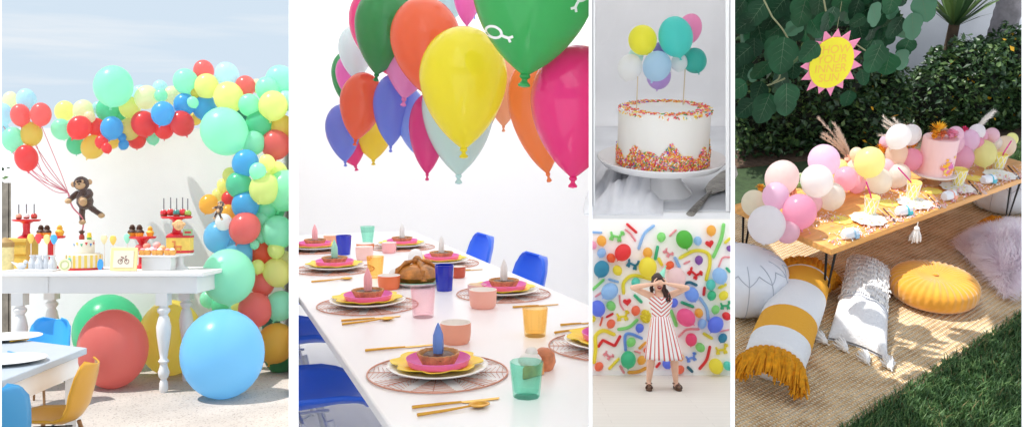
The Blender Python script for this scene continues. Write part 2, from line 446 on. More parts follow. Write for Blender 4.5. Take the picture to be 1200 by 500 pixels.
B1b = [
 ('b',287.6,191,14,-.2,'topmost blue one of the right column'),('y',313,190.5,8.5,-.3,'small one right of the topmost blue one in the column'),('m',302,200.5,8.8,-.8,'small pale one in front at the column top'),
 ('y',325,201,10.5,.5,'behind the small yellow one in the right column'),('y',269.6,205,8,.8,'left fringe of the column, upper one'),('g',280.5,217,14,-.2,'big one below the topmost blue one'),
 ('y',310.5,221,16.5,-.4,'big one in the upper middle of the column'),('y',262,217,7,1,'left fringe of the column, small lower one'),('m',334.5,223,21,.3,'very big one cut by the right edge of the column'),
 ('a',267.7,248.5,8,-.1,'small one in front of the hanging toy on the column'),('y',256,228,7,1.1,'left fringe of the column behind the amber one'),
 ('r',269.6,233.6,9,.9,'deep in the column beside the jade one'),('b',287.6,240,14.5,-.3,'middle blue one of the column with a bright glint'),('m',313,244.4,10.5,.2,'right of the middle blue one'),
 ('g',320,245.6,12.5,.9,'half hidden behind the mint one in mid column'),('m',307,258,9.5,.1,'above right of the large coral one'),('w',262,260,8.8,-.5,'small one left of the large coral one'),
 ('c',287,267,16.5,-.7,'large one in the middle of the column'),('B',257.6,277,17,.2,'large one on the left of the column above the table end'),('m',305.6,277,7,-.1,'small upper one right of the large coral one'),
 ('m',326,272,17,.0,'large one at the right edge in mid column'),('m',298.4,286.5,5,-.5,'tiny one below the large coral one'),('B',281.6,295,15,-.1,'just behind the giant mint one in the column'),
 ('o',306.4,295,14,.3,'the only orange one, right of the column middle'),('y',323.5,292.6,9,-.2,'small one over the orange one'),('y',302,312.4,7.5,-.4,'small one under the orange one'),
 ('y',324.4,319,15,.0,'big one at the lower right of the column'),('m',268,323.5,28,-1.3,'giant one low on the column by the table end'),('c',307,331.6,13,.1,'right of the giant mint one low in the column'),
 ('c',299,362.4,18,-.6,'big one above the giant blue floor balloon'),('y',278,356.4,9,.5,'small one behind the giant blue floor balloon'),('g',260,358,11,.6,'low one under the giant mint one'),
 ('m',328.3,358,15.5,.0,'low one at the right edge of the column'),('a',323.5,401.4,20.5,-.2,'big one lowest on the right of the column'),('d',327.4,418,16,.5,'lowest one touching the patio at right'),
 ('t',318,381,10,.6,'dark one squeezed at the low right of the column'),('p',334,304,9,.6,'at the right edge beside the orange one'),
 ('m',244,350,9,.9,'lowest left one under the table end'),('r',240,330,8,1.1,'hidden behind the giant mint one low on the column')]
for q in B1: ab(*q)
for q in B1b: ab(*q, base=6.15)
# the amber balloon with a hanging toy at its right
ab('a',244.4,239,10,.2,'leftmost one of the column beside the hanging toy',ry=12,base=6.15)

# ------------------------------------------------ balloon bunch at the left, its ribbons, the plush monkey
gL = 'balloon bunch on ribbons at the left edge'
hand = S1.y(80, 226, 6.25)
RIB = M('red white ribbon', '#e0808e', rough=.5)
for c, px, py, r, lay, where in [('p',12,117,9,.8,'top left of the ribbon bunch'),('l',31,117,12,.4,'on top of the ribbon bunch'),('l',3,134,12,.2,'at the left edge of the ribbon bunch'),('c',24,135,12,-.2,'left one of two in the ribbon bunch'),
      ('c',48,134,12.5,-.3,'right one of two in the ribbon bunch'),('Y',37,157,13,.1,'in the middle of the ribbon bunch'),('m',15,163,13,-.1,'at the lower left of the ribbon bunch'),('r',31,185,14,-.2,'lowest one of the ribbon bunch'),('l',3,154,9,.5,'lower at the left edge of the bunch')]:
    o = balloon(S1, px, py, r, 6.2 + lay*.15, C1[c], CN[c] + ' balloon ' + where, gL, ry=r*1.1, rot=Euler((0, R(rnd.uniform(-10, 10)), 1)))
    st = S1.y(px + 1, py + r*1.15, 6.2 + lay*.15)
    b = MB(); mid = (st + hand)/2 + Vector((rnd.uniform(-.05, .05), 0, -.06))
    b.tube(spline([st - st, mid - st, hand - st], 6), .0028, 5); b.part('ribbon', RIB, None)
    rb = bpy.data.objects['ribbon'] if 'ribbon' in bpy.data.objects else None
    rb = [x for x in COL.objects if x.name.startswith('ribbon') and not x.get('label')][0]
    put(rb, S1, st); tag(rb, 'red ribbon from the ' + CN[c] + ' balloon ' + where, 'ribbon', 'ribbons of the left balloon bunch')
b = MB(); b.tube(spline([(0, 0, 0), (.03, 0, -.1), (.1, .02, -.2), (.07, .05, -.34), (.12, .05, -.42)], 6), .006, 5)
one(b, 'ribbon', RIB, 'loose red ribbon ends trailing down beside the plush toy onto the cake', 'ribbon', S1, hand)

FUR = M('brown plush fur', '#5e3822', rough=.95, var=.4, vs=60, bump=.8, bs=140, sheen=.6); TAN = M('tan plush fur', '#d9b48c', rough=.95, bump=.4, bs=140)
def plush(S, loc, s, label, rot=None, with_face=True):
    t = thing('plush_monkey', label, 'plush toy', S, loc, 0, None, rot=rot, scale=s)
    b = MB(); b.lathe([(0, -.5), (.26, -.42), (.36, -.15), (.3, .2), (.16, .42), (0, .45)], 20); b.part('body', FUR, t)
    b = MB(); b.ell((0, -.27, -.1), (.2, .12, .24), 14); b.part('belly', TAN, t)
    b = MB(); b.ell((0, -.02, .7), (.33, .3, .33), 20); b.part('head', FUR, t)
    b = MB(); b.ell((0, -.24, .6), (.22, .14, .16), 16); b.ell((-.09, -.22, .76), (.11, .09, .11), 12); b.ell((.09, -.22, .76), (.11, .09, .11), 12); b.part('face', TAN, t)
    b = MB(); b.ell((-.08, -.31, .78), .035, 10); b.ell((.08, -.31, .78), .035, 10); b.ell((0, -.37, .66), (.05, .03, .03), 10); b.part('eyes_and_nose', M('black bead', '#0b0908', rough=.2), t)
    for s_ in (-1, 1):
        b = MB(); b.ell((s_*.36, 0, .72), (.1, .05, .13), 12); b.part('ear', TAN, t)
    for pts, nm in (([(-.26, 0, .3), (-.5, -.1, .12), (-.6, -.25, .02)], 'arm'), ([(.26, -.05, .3), (.36, -.32, .1), (.1, -.46, -.05)], 'arm'), ([(-.16, 0, -.4), (-.2, -.1, -.72), (-.22, -.12, -1.0)], 'leg'), ([(.17, 0, -.4), (.42, -.1, -.66), (.62, -.1, -.85)], 'leg')):
        pp = spline(pts, 5); b = MB(); b.tube(pp, [.13]*4 + [.12]*(len(pp)-4), 12); b.ell(pp[0], .13, 12); b.part(nm, FUR, t)
        b = MB(); b.ell(Vector(pp[-1]) + Vector((0, -.05, -.02)), (.15, .17, .12), 12); b.part('hand' if nm == 'arm' else 'foot', TAN, t)
    return t
plush(S1, S1.y(99, 233, 6.3), .163, 'dark brown plush monkey holding the balloon ribbons on the white wall', Euler((0, R(-10), R(10))))

# ------------------------------------------------ dessert table
TH = 1.15 - .372; TZ1 = -.372
ty0, ty1 = 5.42, 5.98                              # front and back edge
tx0, tx1 = -3.42, -1.965
WP = M('white table paint', (.74, .73, .71), rough=.45, var=.03, vs=6)
t = thing('dessert_table', 'white dessert table with turned legs and a moulded apron', 'table', S1, ((tx0+tx1)/2, (ty0+ty1)/2, GZ))
cx, cy = (tx0+tx1)/2, (ty0+ty1)/2
b = MB(); b.box((0, 0, TH - .015), (tx1-tx0, ty1-ty0, .03)); b.part('tabletop', WP, t, bevel=.006)
b = MB(); b.box((0, 0, TH - .085), (tx1-tx0-.1, ty1-ty0-.08, .108)); b.part('apron', WP, t, bevel=.003)
b = MB(); b.box((-.28, -(ty1-ty0)/2 + .037, TH - .085), (.014, .012, .1)); b.part('apron_moulding', WP, t)
prof = [(0,0),(.022,0),(.028,.02),(.026,.06),(.018,.085),(.03,.1),(.036,.13),(.026,.16),(.022,.18),(.034,.2),(.022,.22),(.028,.26),(.042,.36),(.046,.42),(.034,.48),(.024,.5),(.04,.52),(.04,.535),(.026,.55),(.03,.57),(.03,.575)]
for lx, ly in ((-2.245, 5.5), (-2.245, 5.88), (-3.17, 5.5), (-3.17, 5.88)):
    T = Matrix.Translation((lx - cx, ly - cy, 0))
    b = MB(); b.lathe(prof, 18, T); b.box((0, 0, .625), (.075, .075, .13), T); b.part('leg', WP, t)

REDM = M('red cake stand enamel', '#d8202c', rough=.3, coat=.3)
def D(px, py, y=None):     # point on the dessert table top for a base pixel
    return S1.y(px, py, y if y else 5.7) * 1.0
def on(px, y=5.7): p = S1.y(px, 300, y); return Vector((p.x, y, TZ1))
def zpx(py, y): return S1.y(0, py, y).z          # height of a photo row at distance y
gS = 'red cake stands on the dessert table'
def stand(px, y, ytop, r, mat, label, ybase=None, group=gS):
    p = on(px, y); h = zpx(ytop, y) - TZ1; z0 = 0
    if ybase: z0 = zpx(ybase, y) - TZ1; p = p + Vector((0, 0, z0)); h -= z0
    t = thing('cake_stand', label, 'cake stand', S1, p, 0, group)
    b = MB(); b.lathe([(0, h - .012), (r*.9, h - .012), (r, h - .004), (r, h + .004), (r*.96, h + .002), (0, h)], 32); b.part('plate', mat, t)
    b = MB(); b.lathe([(0, 0), (r*.62, 0), (r*.6, .008), (r*.3, .025), (r*.24, h*.4), (r*.28, h*.8), (r*.5, h - .012)], 24); b.part('pedestal', mat, t)
    return p + Vector((0, 0, h))
BR = M('chocolate treat', '#4a2a17', rough=.6, var=.3, vs=80, bump=.4); GOLDC = M('yellow treat', '#efb43c', rough=.6, var=.2, vs=60); PINKC = M('pink treat', '#f2a3a6', rough=.6)
STK = M('dark stick', '#6c6a70', rough=.5)
def pops(pts, y, col, label_fn, stick, grp, s=.022, cat='candy apple'):
    for i, (px, py) in enumerate(pts):
        p = S1.y(px, py, y + rnd.uniform(-.03, .03))
        m = M('candy ' + col[i % len(col)], col[i % len(col)], rough=.25, coat=.5)
        t = thing('candy_apple', label_fn(i), cat, S1, p, 0, grp)
        b = MB(); b.lathe([(0, -s), (s*.7, -s*.9), (s, -.2*s), (s*.95, .4*s), (s*.5, s*.9), (0, s*.75)], 14); b.part('apple', m, t)
        b = MB(); b.lathe([(0, -s*1.02), (s*.76, -s*.93), (s*.98, -s*.45), (s*.9, -s*.4), (0, -s*.5)], 14); b.part('coating', M('candy base brown', '#8e4a2c', rough=.5), t)
        b = MB(); b.tube([(0, 0, s*.6), (0, 0, s*.6 + stick)], .0035, 6); b.part('stick', STK, t)
# left: yellow box, stand on it with pops
BOX = M('cream box card', '#e8c860', rough=.7, var=.1, vs=30)
p = on(22, 5.85); hb = zpx(279, 5.85) - TZ1
t = thing('treat_box', 'yellow striped box under the left red cake stand', 'box', S1, p)
b = MB(); b.box((0, 0, hb/2), (.19, .16, hb)); b.part('carton', BOX, t, bevel=.003)
b = MB(); b.box((0, -.082, hb*.84), (.192, .003, .02)); b.box((0, -.082, hb*.45), (.192, .003, .012)); b.part('stripe', M('gold stripe', '#c79a35', rough=.5), t)
stand(31, 5.85, 257.5, .088, REDM, 'red cake stand at the far left on the yellow box', 279)
pops([(22, 253.5), (31, 253), (40, 253)], 5.85, ['#e9a98c', '#f0efe8', '#c7382e'], lambda i: ['peach', 'white', 'red brown'][i] + ' cake pop on the far left red stand', .07, 'cake pops on the far left stand', s=.02, cat='cake pop')
t = thing('treat_canister', 'cream canister with brown lid at the left end of the dessert table', 'canister', S1, on(6, 5.65))
b = MB(); b.lathe([(0, 0), (.05, 0), (.052, .01), (.052, .15), (0, .15)], 24); b.part('jar', M('cream tin', '#efe0a0', rough=.5, var=.15, vs=40), t)
b = MB(); b.lathe([(.054, .15), (.054, .18), (.03, .2), (.012, .21), (0, .215)], 24); b.part('lid', M('brown tin', '#a98a55', rough=.5), t)
# second red stand with chocolate cupcakes
def cupcake(S, loc, label, grp, top=BR, s=.026):
    t = thing('cupcake', label, 'cupcake', S, loc, 0, grp)
    b = MB(); b.lathe([(0, 0), (s*.75, 0), (s, s*.9), (0, s*.9)], 20, wob=lambda a, r, z: 1 + .05*math.cos(10*a)); b.part('paper_case', GOLDC, t)
    b = MB(); b.lathe([(s*1.02, s*.85), (s*1.1, s*1.1), (s*.8, s*1.5), (s*.3, s*1.9), (0, s*2.0)], 16); b.ell((-s*.5, 0, s*2.0), s*.32, 8); b.ell((s*.5, 0, s*2.0), s*.32, 8); b.ell((0, 0, s*2.3), s*.6, 10); b.part('topping', top, t)
p2 = stand(60, 5.8, 277, .088, REDM, 'red cake stand second from the left, partly behind milk bottles')
for i, px in enumerate((48, 58, 70)): q = S1.y(px, 276, 5.8); cupcake(S1, Vector((q.x, q.y - (i % 2)*.03, p2.z + .004)), ['left', 'middle', 'right'][i] + ' chocolate cupcake on the second red stand', 'cupcakes on the second red stand', GOLDC if i == 2 else BR)
# balloon shaped cookies on sticks
def cookie(px, py, c, y, label, base_py):
    p = S1.y(px, py, y); q = S1.y(px, base_py, y)
    t = thing('balloon_cookie', label, 'cookie', S1, p, 0, 'balloon shaped cookies on sticks')
    b = MB(); b.lathe([(0, -.034), (.006, -.034), (.018, -.014), (.024, .006), (.017, .026), (0, .031)], 18, Matrix.Diagonal((1, .35, 1, 1))); b.part('icing', M('icing ' + C1[c], C1[c], rough=.45), t)
    b = MB(); b.tube([(0, .004, -.03), (0, .004, q.z - p.z)], .0025, 6); b.part('stick', M('white stick', '#ece9e0'), t)
cookie(36, 279, 'Y', 5.6, 'golden balloon shaped cookie, first from the left', 300); cookie(45, 279, 'r', 5.58, 'red balloon shaped cookie before the second red stand', 300)
cookie(55, 280, 'y', 5.6, 'yellow balloon shaped cookie between red and blue ones', 300); cookie(63, 280, 'b', 5.57, 'blue balloon shaped cookie before the second red stand', 300)
cookie(122, 280, 'p', 5.75, 'pale balloon shaped cookie right of the cake', 312); cookie(132.5, 281, 'Y', 5.73, 'orange balloon shaped cookie right of the cake', 312); cookie(149, 279, 'm', 5.75, 'mint balloon shaped cookie left of the middle red stand', 312)
MILK = M('milk glass', (.66, .69, .72), rough=.15, coat=.4)
for i, (px, py, y) in enumerate(((38, 310, 5.6), (46, 312, 5.58), (54, 313, 5.6), (61.5, 312, 5.57), (42, 309, 5.66))):
    t = thing('milk_bottle', 'small white milk bottle, ' + ['first', 'third', 'fourth', 'last', 'back'][i] + ' of the cluster left of the cake', 'bottle', S1, on(px, y), 0, 'milk bottles left of the cake')
    b = MB(); b.lathe([(0, 0), (.024, 0), (.026, .01), (.026, .05), (.015, .075), (.014, .088), (.018, .092), (.018, .1), (0, .1)], 18); b.part('bottle_body', MILK, t)
    b = MB(); b.box((0, -.026, .032), (.024, .003, .026)); b.part('paper_label', M('grey label', '#c9ccd0'), t)
t = thing('bird_figure', 'small white porcelain bird on the white tray at left', 'figurine', S1, on(25, 5.58))
b = MB(); b.ell((0, 0, .03), (.034, .02, .022), 14); b.ell((.028, 0, .055), .014, 10); b.lathe([(0,0),(.02,0),(.012,.014)], 12); b.part('body', MILK, t)
b = MB(); b.tube([(-.025, 0, .035), (-.065, 0, .055)], [.012, .003], 8); b.part('tail', MILK, t)
t = thing('serving_tray', 'flat white tray under the milk bottles', 'tray', S1, on(42, 5.55))
b = MB(); b.box((0, .0, .0055), (.3, .16, .009)); b.part('tray_base', M('white tray enamel', (.72, .72, .72), rough=.3), t, bevel=.003)
t = thing('round_badge', 'round cream badge with a green ring standing beside the cake', 'sign', S1, on(76, 5.52))
b = MB(); Tm = Matrix.Translation((0, 0, .04)) @ Matrix.Rotation(R(80), 4, 'X'); b.lathe([(0, -.004), (.04, -.004), (.04, .004), (0, .004)], 28, Tm); b.part('disc', M('cream card', '#e2dcbb'), t)
b = MB(); b.lathe([(.022, .0045), (.03, .0045), (.03, .006), (.022, .006), (.022, .0045)], 28, Tm); b.part('ring', M('sage ring', '#b9c48a'), t)
# two tier cake
p = on(98.5, 5.68)
t = thing('tiered_cake', 'two tier birthday cake striped yellow and white with bunting', 'cake', S1, p)
stripe = [M('cream fondant', '#e6dfca', rough=.55), M('yellow fondant', '#e6c95f', rough=.55)]
b = MB(); N = 40; r = .112; h = .098
for k in range(N):
    a0, a1 = 2*PI*k/N, 2*PI*(k+1)/N
    b.add([(r*math.cos(a0), r*math.sin(a0), .002), (r*math.cos(a1), r*math.sin(a1), .002), (r*math.cos(a1), r*math.sin(a1), h), (r*math.cos(a0), r*math.sin(a0), h)], [(0,1,2,3)], mi=k % 2)
b.lathe([(r, h), (r*.97, h + .005), (0, h + .005)], N); b.part('lower_tier', stripe, t)
b = MB(); b.lathe([(r + .001, 0), (r + .004, 0), (r + .004, .014), (r + .001, .014)], 40); b.part('red_band', M('red icing', '#c8242c', rough=.5), t)
b = MB(); b.lathe([(r*.86, h + .004), (r*.86, h + .009), (r*.6, h + .01)], 30); b.lathe([(.064, h + .006), (.064, h + .095), (.06, h + .1), (0, h + .1)], 32); b.part('upper_tier', stripe[0], t)
b = MB()
cols = ['#d8343a', '#3a86cf', '#e9b93a', '#56b88f']
bunt = [M('flag ' + c, c) for c in cols]
for k in range(14):
    a = 2*PI*k/14; d = Vector((math.cos(a), math.sin(a), 0)); e = Vector((-d.y, d.x, 0)); z = h + .083 - .008*(k % 2)
    q = d*.0655
    b.add([q + e*.009 + Vector((0,0,z)), q - e*.009 + Vector((0,0,z)), q + d*.001 + Vector((0,0,z - .02))], [(0,1,2)], mi=k % 4)
b.part('bunting', bunt, t, smooth=False)
# number 3 in mint on the lower tier
b = MB(); A = [(-.4,.8),(0,1),(.4,.75),(.3,.5),(0,.48),(.35,.42),(.42,.2),(0,0),(-.42,.18)]
aa = R(-112)
b.tube(spline([((r + .003)*math.cos(aa + x*.16), (r + .003)*math.sin(aa + x*.16), .03 + z*.05) for x, z in A], 4), .005, 6); b.part('number_three', M('mint icing', '#79cdb4', rough=.5), t, label='mint icing number 3')
zt = TZ1 + h + .1
t = thing('cake_topper', 'little brown animal figure sitting on top of the tiered cake', 'figurine', S1, Vector((p.x - .015, p.y, zt)))
b = MB(); b.lathe([(0,0),(.016,0),(.017,.02),(.009,.04),(0,.045)], 14); b.part('body', M('red jacket', '#a33327'), t)
b = MB(); b.ell((0, -.002, .05), .015, 12); b.ell((-.016, 0, .053), .005, 8); b.ell((.016, 0, .053), .005, 8); b.part('head', BR, t)
t = thing('cake_topper', 'tiny yellow hat with a green brim on the tiered cake', 'figurine', S1, Vector((p.x + .04, p.y - .01, zt)))
b = MB(); b.lathe([(0, .018), (.02, .018), (.014, .022), (.012, .045), (0, .048)], 14); b.part('hat', M('hat yellow', '#eecb3e'), t)
b = MB(); b.lathe([(0,0),(.015,0),(.013,.018),(0,.018)], 14); b.part('stand_block', M('green block', '#7fae58'), t)
b = MB(); Tm = Matrix.Translation((0, 0, .042)) @ Matrix.Rotation(R(84), 4, 'X'); b.lathe([(0,-.003),(.024,-.003),(.024,.003),(0,.003)], 20, Tm @ Matrix.Diagonal((.8, 1.5, 1, 1)));
one(b, 'balloon_cutout', M('blue card', '#3e95db', rough=.6), 'blue oval card leaning at the right of the tiered cake', 'card', S1, on(117.5, 5.53))
# framed card
t = thing('framed_card', 'square cream framed card with a little bicycle drawing before the cake stands', 'picture frame', S1, on(144.5, 5.5) + Vector((0, 0, .001)), 0, rot=Euler((R(-8), 0, 0)))
b = MB(); b.box((0, 0, .077), (.172, .012, .15)); b.part('frame', M('cream frame', '#e6d59a', rough=.6), t, bevel=.003)
b = MB(); b.box((0, -.0075, .077), (.13, .003, .11)); b.part('card', M('ivory card', '#dcd5c2', rough=.7), t)
b = MB()
for cx_ in (-.02, .022): b.tube([(cx_ + .014*math.cos(2*PI*k/18), -.0098, .062 + .014*math.sin(2*PI*k/18)) for k in range(19)], .0016, 5)
b.tube([(-.02, -.0098, .062), (0, -.0098, .088), (.022, -.0098, .062), (.012, -.0098, .096), (.02, -.0098, .098)], .002, 5); b.tube([(-.006, -.0098, .09), (-.016, -.0098, .09)], .003, 5)
b.part('drawing', M('maroon print', '#7a3a3a'), t)
# middle red stand with chocolate cupcakes
p3 = stand(167, 5.8, 277.5, .088, REDM, 'red cake stand in the middle behind the framed card')
for i, px in enumerate((155, 165, 176)): q = S1.y(px, 276, 5.8); cupcake(S1, Vector((q.x, q.y - .02*(i % 2), p3.z + .004)), ['left', 'middle', 'right'][i] + ' chocolate cupcake on the middle red stand', 'cupcakes on the middle red stand', GOLDC if i == 2 else BR, s=.024 if i == 2 else .028)
# white long tray with treats
p = on(186, 5.62)
WH = M('white riser enamel', (.7, .7, .7), rough=.35)
t = thing('cake_riser', 'low white riser holding pastries at the right of the table', 'tray', S1, p)
b = MB(); b.box((0, 0, .093), (.26, .13, .012)); b.part('riser_top', WH, t, bevel=.003)
b = MB(); b.box((0, 0, .0435), (.19, .09, .087)); b.part('riser_base', WH, t, bevel=.004)
for i, px in enumerate((167.5, 173, 182, 187.5, 196.5, 202)):
    q = on(px, 5.6); t = thing('pastry', 'golden pastry, number %s from the left on the white riser' % ['one', 'two', 'three', 'four', 'five', 'six'][i], 'pastry', S1, q + Vector((0, 0, .0995)), 0, 'pastries on the white riser')
    b = MB(); b.lathe([(0,0),(.018,0),(.024,.02),(.022,.03),(0,.034)], 14); b.part('dough', M('pastry dough', '#e3a957', rough=.6, var=.3, vs=50), t)
    b = MB(); b.ell((0, -.003, .036), (.017, .015, .01), 12); b.part('cream', [PINKC, M('whipped icing', (.85,.84,.8))][i % 2], t)
for i, (px, py) in enumerate(((163, 290), (172, 288), (184, 287), (178, 293), (190, 291))):
    b = MB(); b.ell((0,0,0), (.026,.022,.022), 16); q = S1.y(px, py, 5.74)
    b.tube([(0, 0, -.02), (0, 0, TZ1 - q.z)], .003, 6)
    one(b, 'cake_pop', [M('candy floss ' + c, c, rough=.7, bump=.3) for c in (['#e9656b', '#f3a08c', '#f4b3b0', '#e8d5ea', '#f2c09a'][i],)], ['red', 'coral', 'rose', 'lilac', 'apricot'][i] + ' cake pop on a stick behind the white riser', 'cake pop', S1, q, 0, 'cake pops behind the white riser')
# tall right stack: white stand, printed box, red stand with apples
pw = stand(211, 5.72, 297, .09, WH, 'white cake stand under the printed box at the right', group=None)
zb = pw.z + .004; hb = zpx(276, 5.72) - zb
t = thing('printed_box', 'yellow printed box with red bands on the white stand', 'box', S1, Vector((pw.x, pw.y, zb)), .15)
b = MB(); b.box((0, 0, hb/2), (.15, .12, hb)); b.part('carton', BOX, t, bevel=.002)
b = MB(); b.box((0, 0, .011), (.153, .123, .016)); b.box((0, 0, hb - .006), (.153, .123, .014)); b.part('red_band', M('red print', '#c5303a', rough=.6), t)
b = MB(); b.box((-.02, -.0615, .05), (.01, .002, .05)); b.box((.0, -.0615, .045), (.05, .002, .014)); b.box((-.026, -.0615, .078), (.022, .002, .012)); b.box((.018, -.0615, .028), (.006, .002, .03)); b.box((-.012, -.0615, .026), (.006, .002, .026)); b.part('printed_giraffe', M('orange print', '#d98a4a'), t)
stand(207, 5.72, 254, .1, REDM, 'tallest red cake stand at the right, topped with candy apples', 276)
pops([(192, 249.5), (200, 248.5), (207, 249.5), (214, 248.5), (220, 250)], 5.72, ['#c9222c', '#cf2f2c', '#2f7d74', '#c9222c', '#8db04a'], lambda i: ['red candy apple, leftmost on the tallest stand', 'red candy apple, second on the tallest stand', 'dark green candy apple in the middle of the tallest stand', 'red candy apple right of the dark green one', 'light green candy apple, rightmost on the tallest stand'][i], .085, 'candy apples on the tallest red stand', s=.024)
b = MB(); b.ell((0, 0, 0), (.036, .016, .036), 16); b.ell((-.034, 0, .006), (.012, .008, .012), 10); b.ell((.034, 0, .006), (.012, .008, .012), 10)
one(b, 'face_cookie', M('tan icing', '#dfb27c', rough=.6, var=.3, vs=60), 'tan round cookie leaning on the stem of the tallest stand', 'cookie', S1, S1.y(209.5, 263.5, 5.62))
t = thing('gift_card', 'small green card propped beside the tan cookie', 'card', S1, S1.y(220, 276, 5.68), .2, rot=Euler((R(-12), 0, .2)))
b = MB(); b.box((0, 0, .022), (.06, .004, .044)); b.part('card', M('sage card', '#9dc08d'), t)
b = MB(); b.box((0, -.003, .022), (.04, .002, .012)); b.part('print', M('red print', '#c5303a'), t)
# hanging toy on the arch beside the amber balloon
plush(S1, S1.y(257, 246, 5.98), .062, 'tiny brown and red plush toy hanging among the balloons of the arch', Euler((0, R(18), 0)))

# ------------------------------------------------ giant balloons on the patio
gG = 'giant balloons on the patio'
def floor_b(c, px, bot, r, label, ry=None, y=None):
    d = H1 / ((bot - 250) / F)
    balloon(S1, px, bot - (ry or r), r, d, dict(d='#45c893', c='#ff7d74', Y='#fbd45e', B='#79c2f4')[c], label, gG, ry=(ry or r) * .99, rot=Euler((0, 0, rnd.uniform(0, 6))))
floor_b('d', 127, 432, 42, 'giant dark green balloon behind the red one', 44)
floor_b('c', 132.5, 453.5, 42, 'giant coral red balloon under the dessert table', 46)
floor_b('Y', 200, 438.5, 38, 'giant golden balloon behind the turned table leg', 44)
floor_b('B', 261, 465.5, 50, 'giant sky blue balloon in front of the arch', 52)

# ------------------------------------------------ dining table and chairs in the near left corner
zt = -.62
P = [S1.z(102, 407, zt), S1.z(-30, 391, zt), S1.z(-60, 470, zt)]
P.append(P[2] + (P[1] - P[0]) * .2)
t = thing('outdoor_table', 'pale grey outdoor dining table in the left foreground corner', 'table', S1, (P[0].x, P[0].y, GZ))
o = Vector((P[0].x, P[0].y, GZ))
b = MB(); b.prism([((p - o).x, (p - o).y) for p in (P[0], P[1], P[2])], 1.15 - .62 - .03, .53); b.part('tabletop', M('pale blue grey laminate', (.40, .45, .50), rough=.4, var=.03), t, bevel=.004)
c0 = (P[0] + P[1] + P[2]) / 3
ap = [(c0 + (p - c0) * .88 - o) for p in (P[0], P[1], P[2])]
b = MB(); b.prism([(p.x, p.y) for p in ap], .41, .499); b.part('apron', WP, t)
for q, s in ((P[0], .82), (P[1], .8), (P[2], .8)):
    d = c0 + (q - c0) * s - o
    b = MB(); b.box((d.x, d.y, .205), (.05, .05, .41)); b.part('leg', WP, t)
YC = '#bd8a1e'
gk = 'shell chairs round the outdoor table'
q = S1.y(60, 440, 3.6)
shell_chair(S1, (q.x, q.y, GZ), R(100), YC, 'mustard yellow shell chair in the left foreground', gk, arms=.03, scale=.64)
q = S1.y(44, 400, 5.1)
shell_chair(S1, (q.x, q.y, GZ), R(170), '#3f9fdd', 'sky blue shell chair behind the outdoor table', gk, scale=.62)
q = S1.y(-22, 470, 3.2)
shell_chair(S1, (q.x, q.y, GZ), R(40), '#2f83b4', 'blue shell chair cut by the lower left corner', gk, scale=.63)
pz = zt + .003
for (px, py, r, lb) in ((10, 397, .15, 'white plate at the far side of the outdoor table'), (8, 424, .15, 'white plate at the near side of the outdoor table')):
    b = MB(); b.lathe([(0, 0), (r*.6, 0), (r*.75, .006), (r, .014), (r*.99, .017), (r*.72, .009), (0, .006)], 36)
    one(b, 'side_plate', M('white glazed plate', (.85,.84,.82), rough=.18, coat=.3), lb, 'plate', S1, S1.z(px, py, pz), 0, 'white plates on the outdoor table')
for (a, c, lb) in (((12, 401), (33, 398), 'yellow handled knife at the far plate'), ((20, 416), (52, 418), 'yellow handled fork at the near plate'), ((10, 413), (24, 416), 'blue handled spoon at the near plate')):
    u, v = S1.z(*a, pz), S1.z(*c, pz)
    b = MB(); b.tube([Vector((0,0,.006)), (v - u)*.5 + Vector((0,0,.006)), (v - u) + Vector((0,0,.005))], [.007, .005, .008], 8, flat=.5)
    one(b, 'party_cutlery', M('cut ' + lb[:4], '#e8b83a' if lb[0] == 'y' else '#4a8fc8', rough=.35), lb, 'cutlery', S1, u)
# ================================================================== SET 2: bright dining room, long white table, hanging balloons
TZ = -.64; FZ = TZ - .75
b = MB(); b.box((-1.2, 4.3, FZ - .05), (4.6, 7.2, .1))
struct(b, 'floor', M('white floor', (.9, .9, .9), rough=.5, var=.04, vs=2), S2)
one(MB().box((-.9, 7.0, FZ + 1.7), (3.4, .1, 3.4)), 'back_wall', M('room wall white', (.965, .955, .935), rough=.8, bump=.02, bs=40), 'plain white wall behind the long dining table', 'wall', S2)
t = thing('light_diffuser', 'white cloth ceiling on slim bars added unseen over the dining room', 'light diffuser', S2, (-1.6, 3.3, 1.32))  # added out of view to soften the dining room light
diffuser(t, 3.6, 7.6, 3, 6); S2.objs.remove(t)
S2C = Set(160); S2C.objs.append(t)          # the cloth overhangs the left partition a little

u2 = Vector((-.355, .935, 0)); n2 = Vector((.935, .355, 0)); A2 = Vector((-.284, 1.88, TZ))
ang2 = math.atan2(u2.y, u2.x) - PI/2            # table runs along its local y
t = thing('dining_table', 'long glossy white dining table set with pink and yellow plates', 'table', S2, (A2.x, A2.y, FZ), ang2)
b = MB(); b.box((.508, 1.55, .735), (1.016, 4.5, .03)); b.part('tabletop', M('white table lacquer', (.92, .92, .92), rough=.28, spec=.4), t, bevel=.004)
b = MB(); b.box((.508, 1.55, .685), (.86, 4.3, .068)); b.part('apron', WHITE, t)
for x in (.1, .916):
    for y in (-.55, 3.65):
        b = MB(); b.tube([(x, y, .65), (x, y, 0)], [.035, .022], 12); b.part('leg', WHITE, t)

def T2(px, py): return S2.z(px, py, TZ)
COPPER = M('copper wire', '#cf9680', rough=.35, metal=.6)
GOLD = M('brushed gold', '#d9a648', rough=.28, metal=.9)
CER = M('white glazed plate', (.85, .84, .82), rough=.18, coat=.3)
YEL = M('yellow paper plate', '#ffe14a', rough=.5, var=.05)
PINK = M('pink plastic plate', '#fb82d6', rough=.3, trans=.1)
CRUST = M('baked tart crust', '#d7a06a', rough=.7, var=.35, vs=40, bump=.5, bs=90)
FILL = M('brown pie filling', '#5e371c', rough=.45, var=.4, vs=60, bump=.7, bs=70)

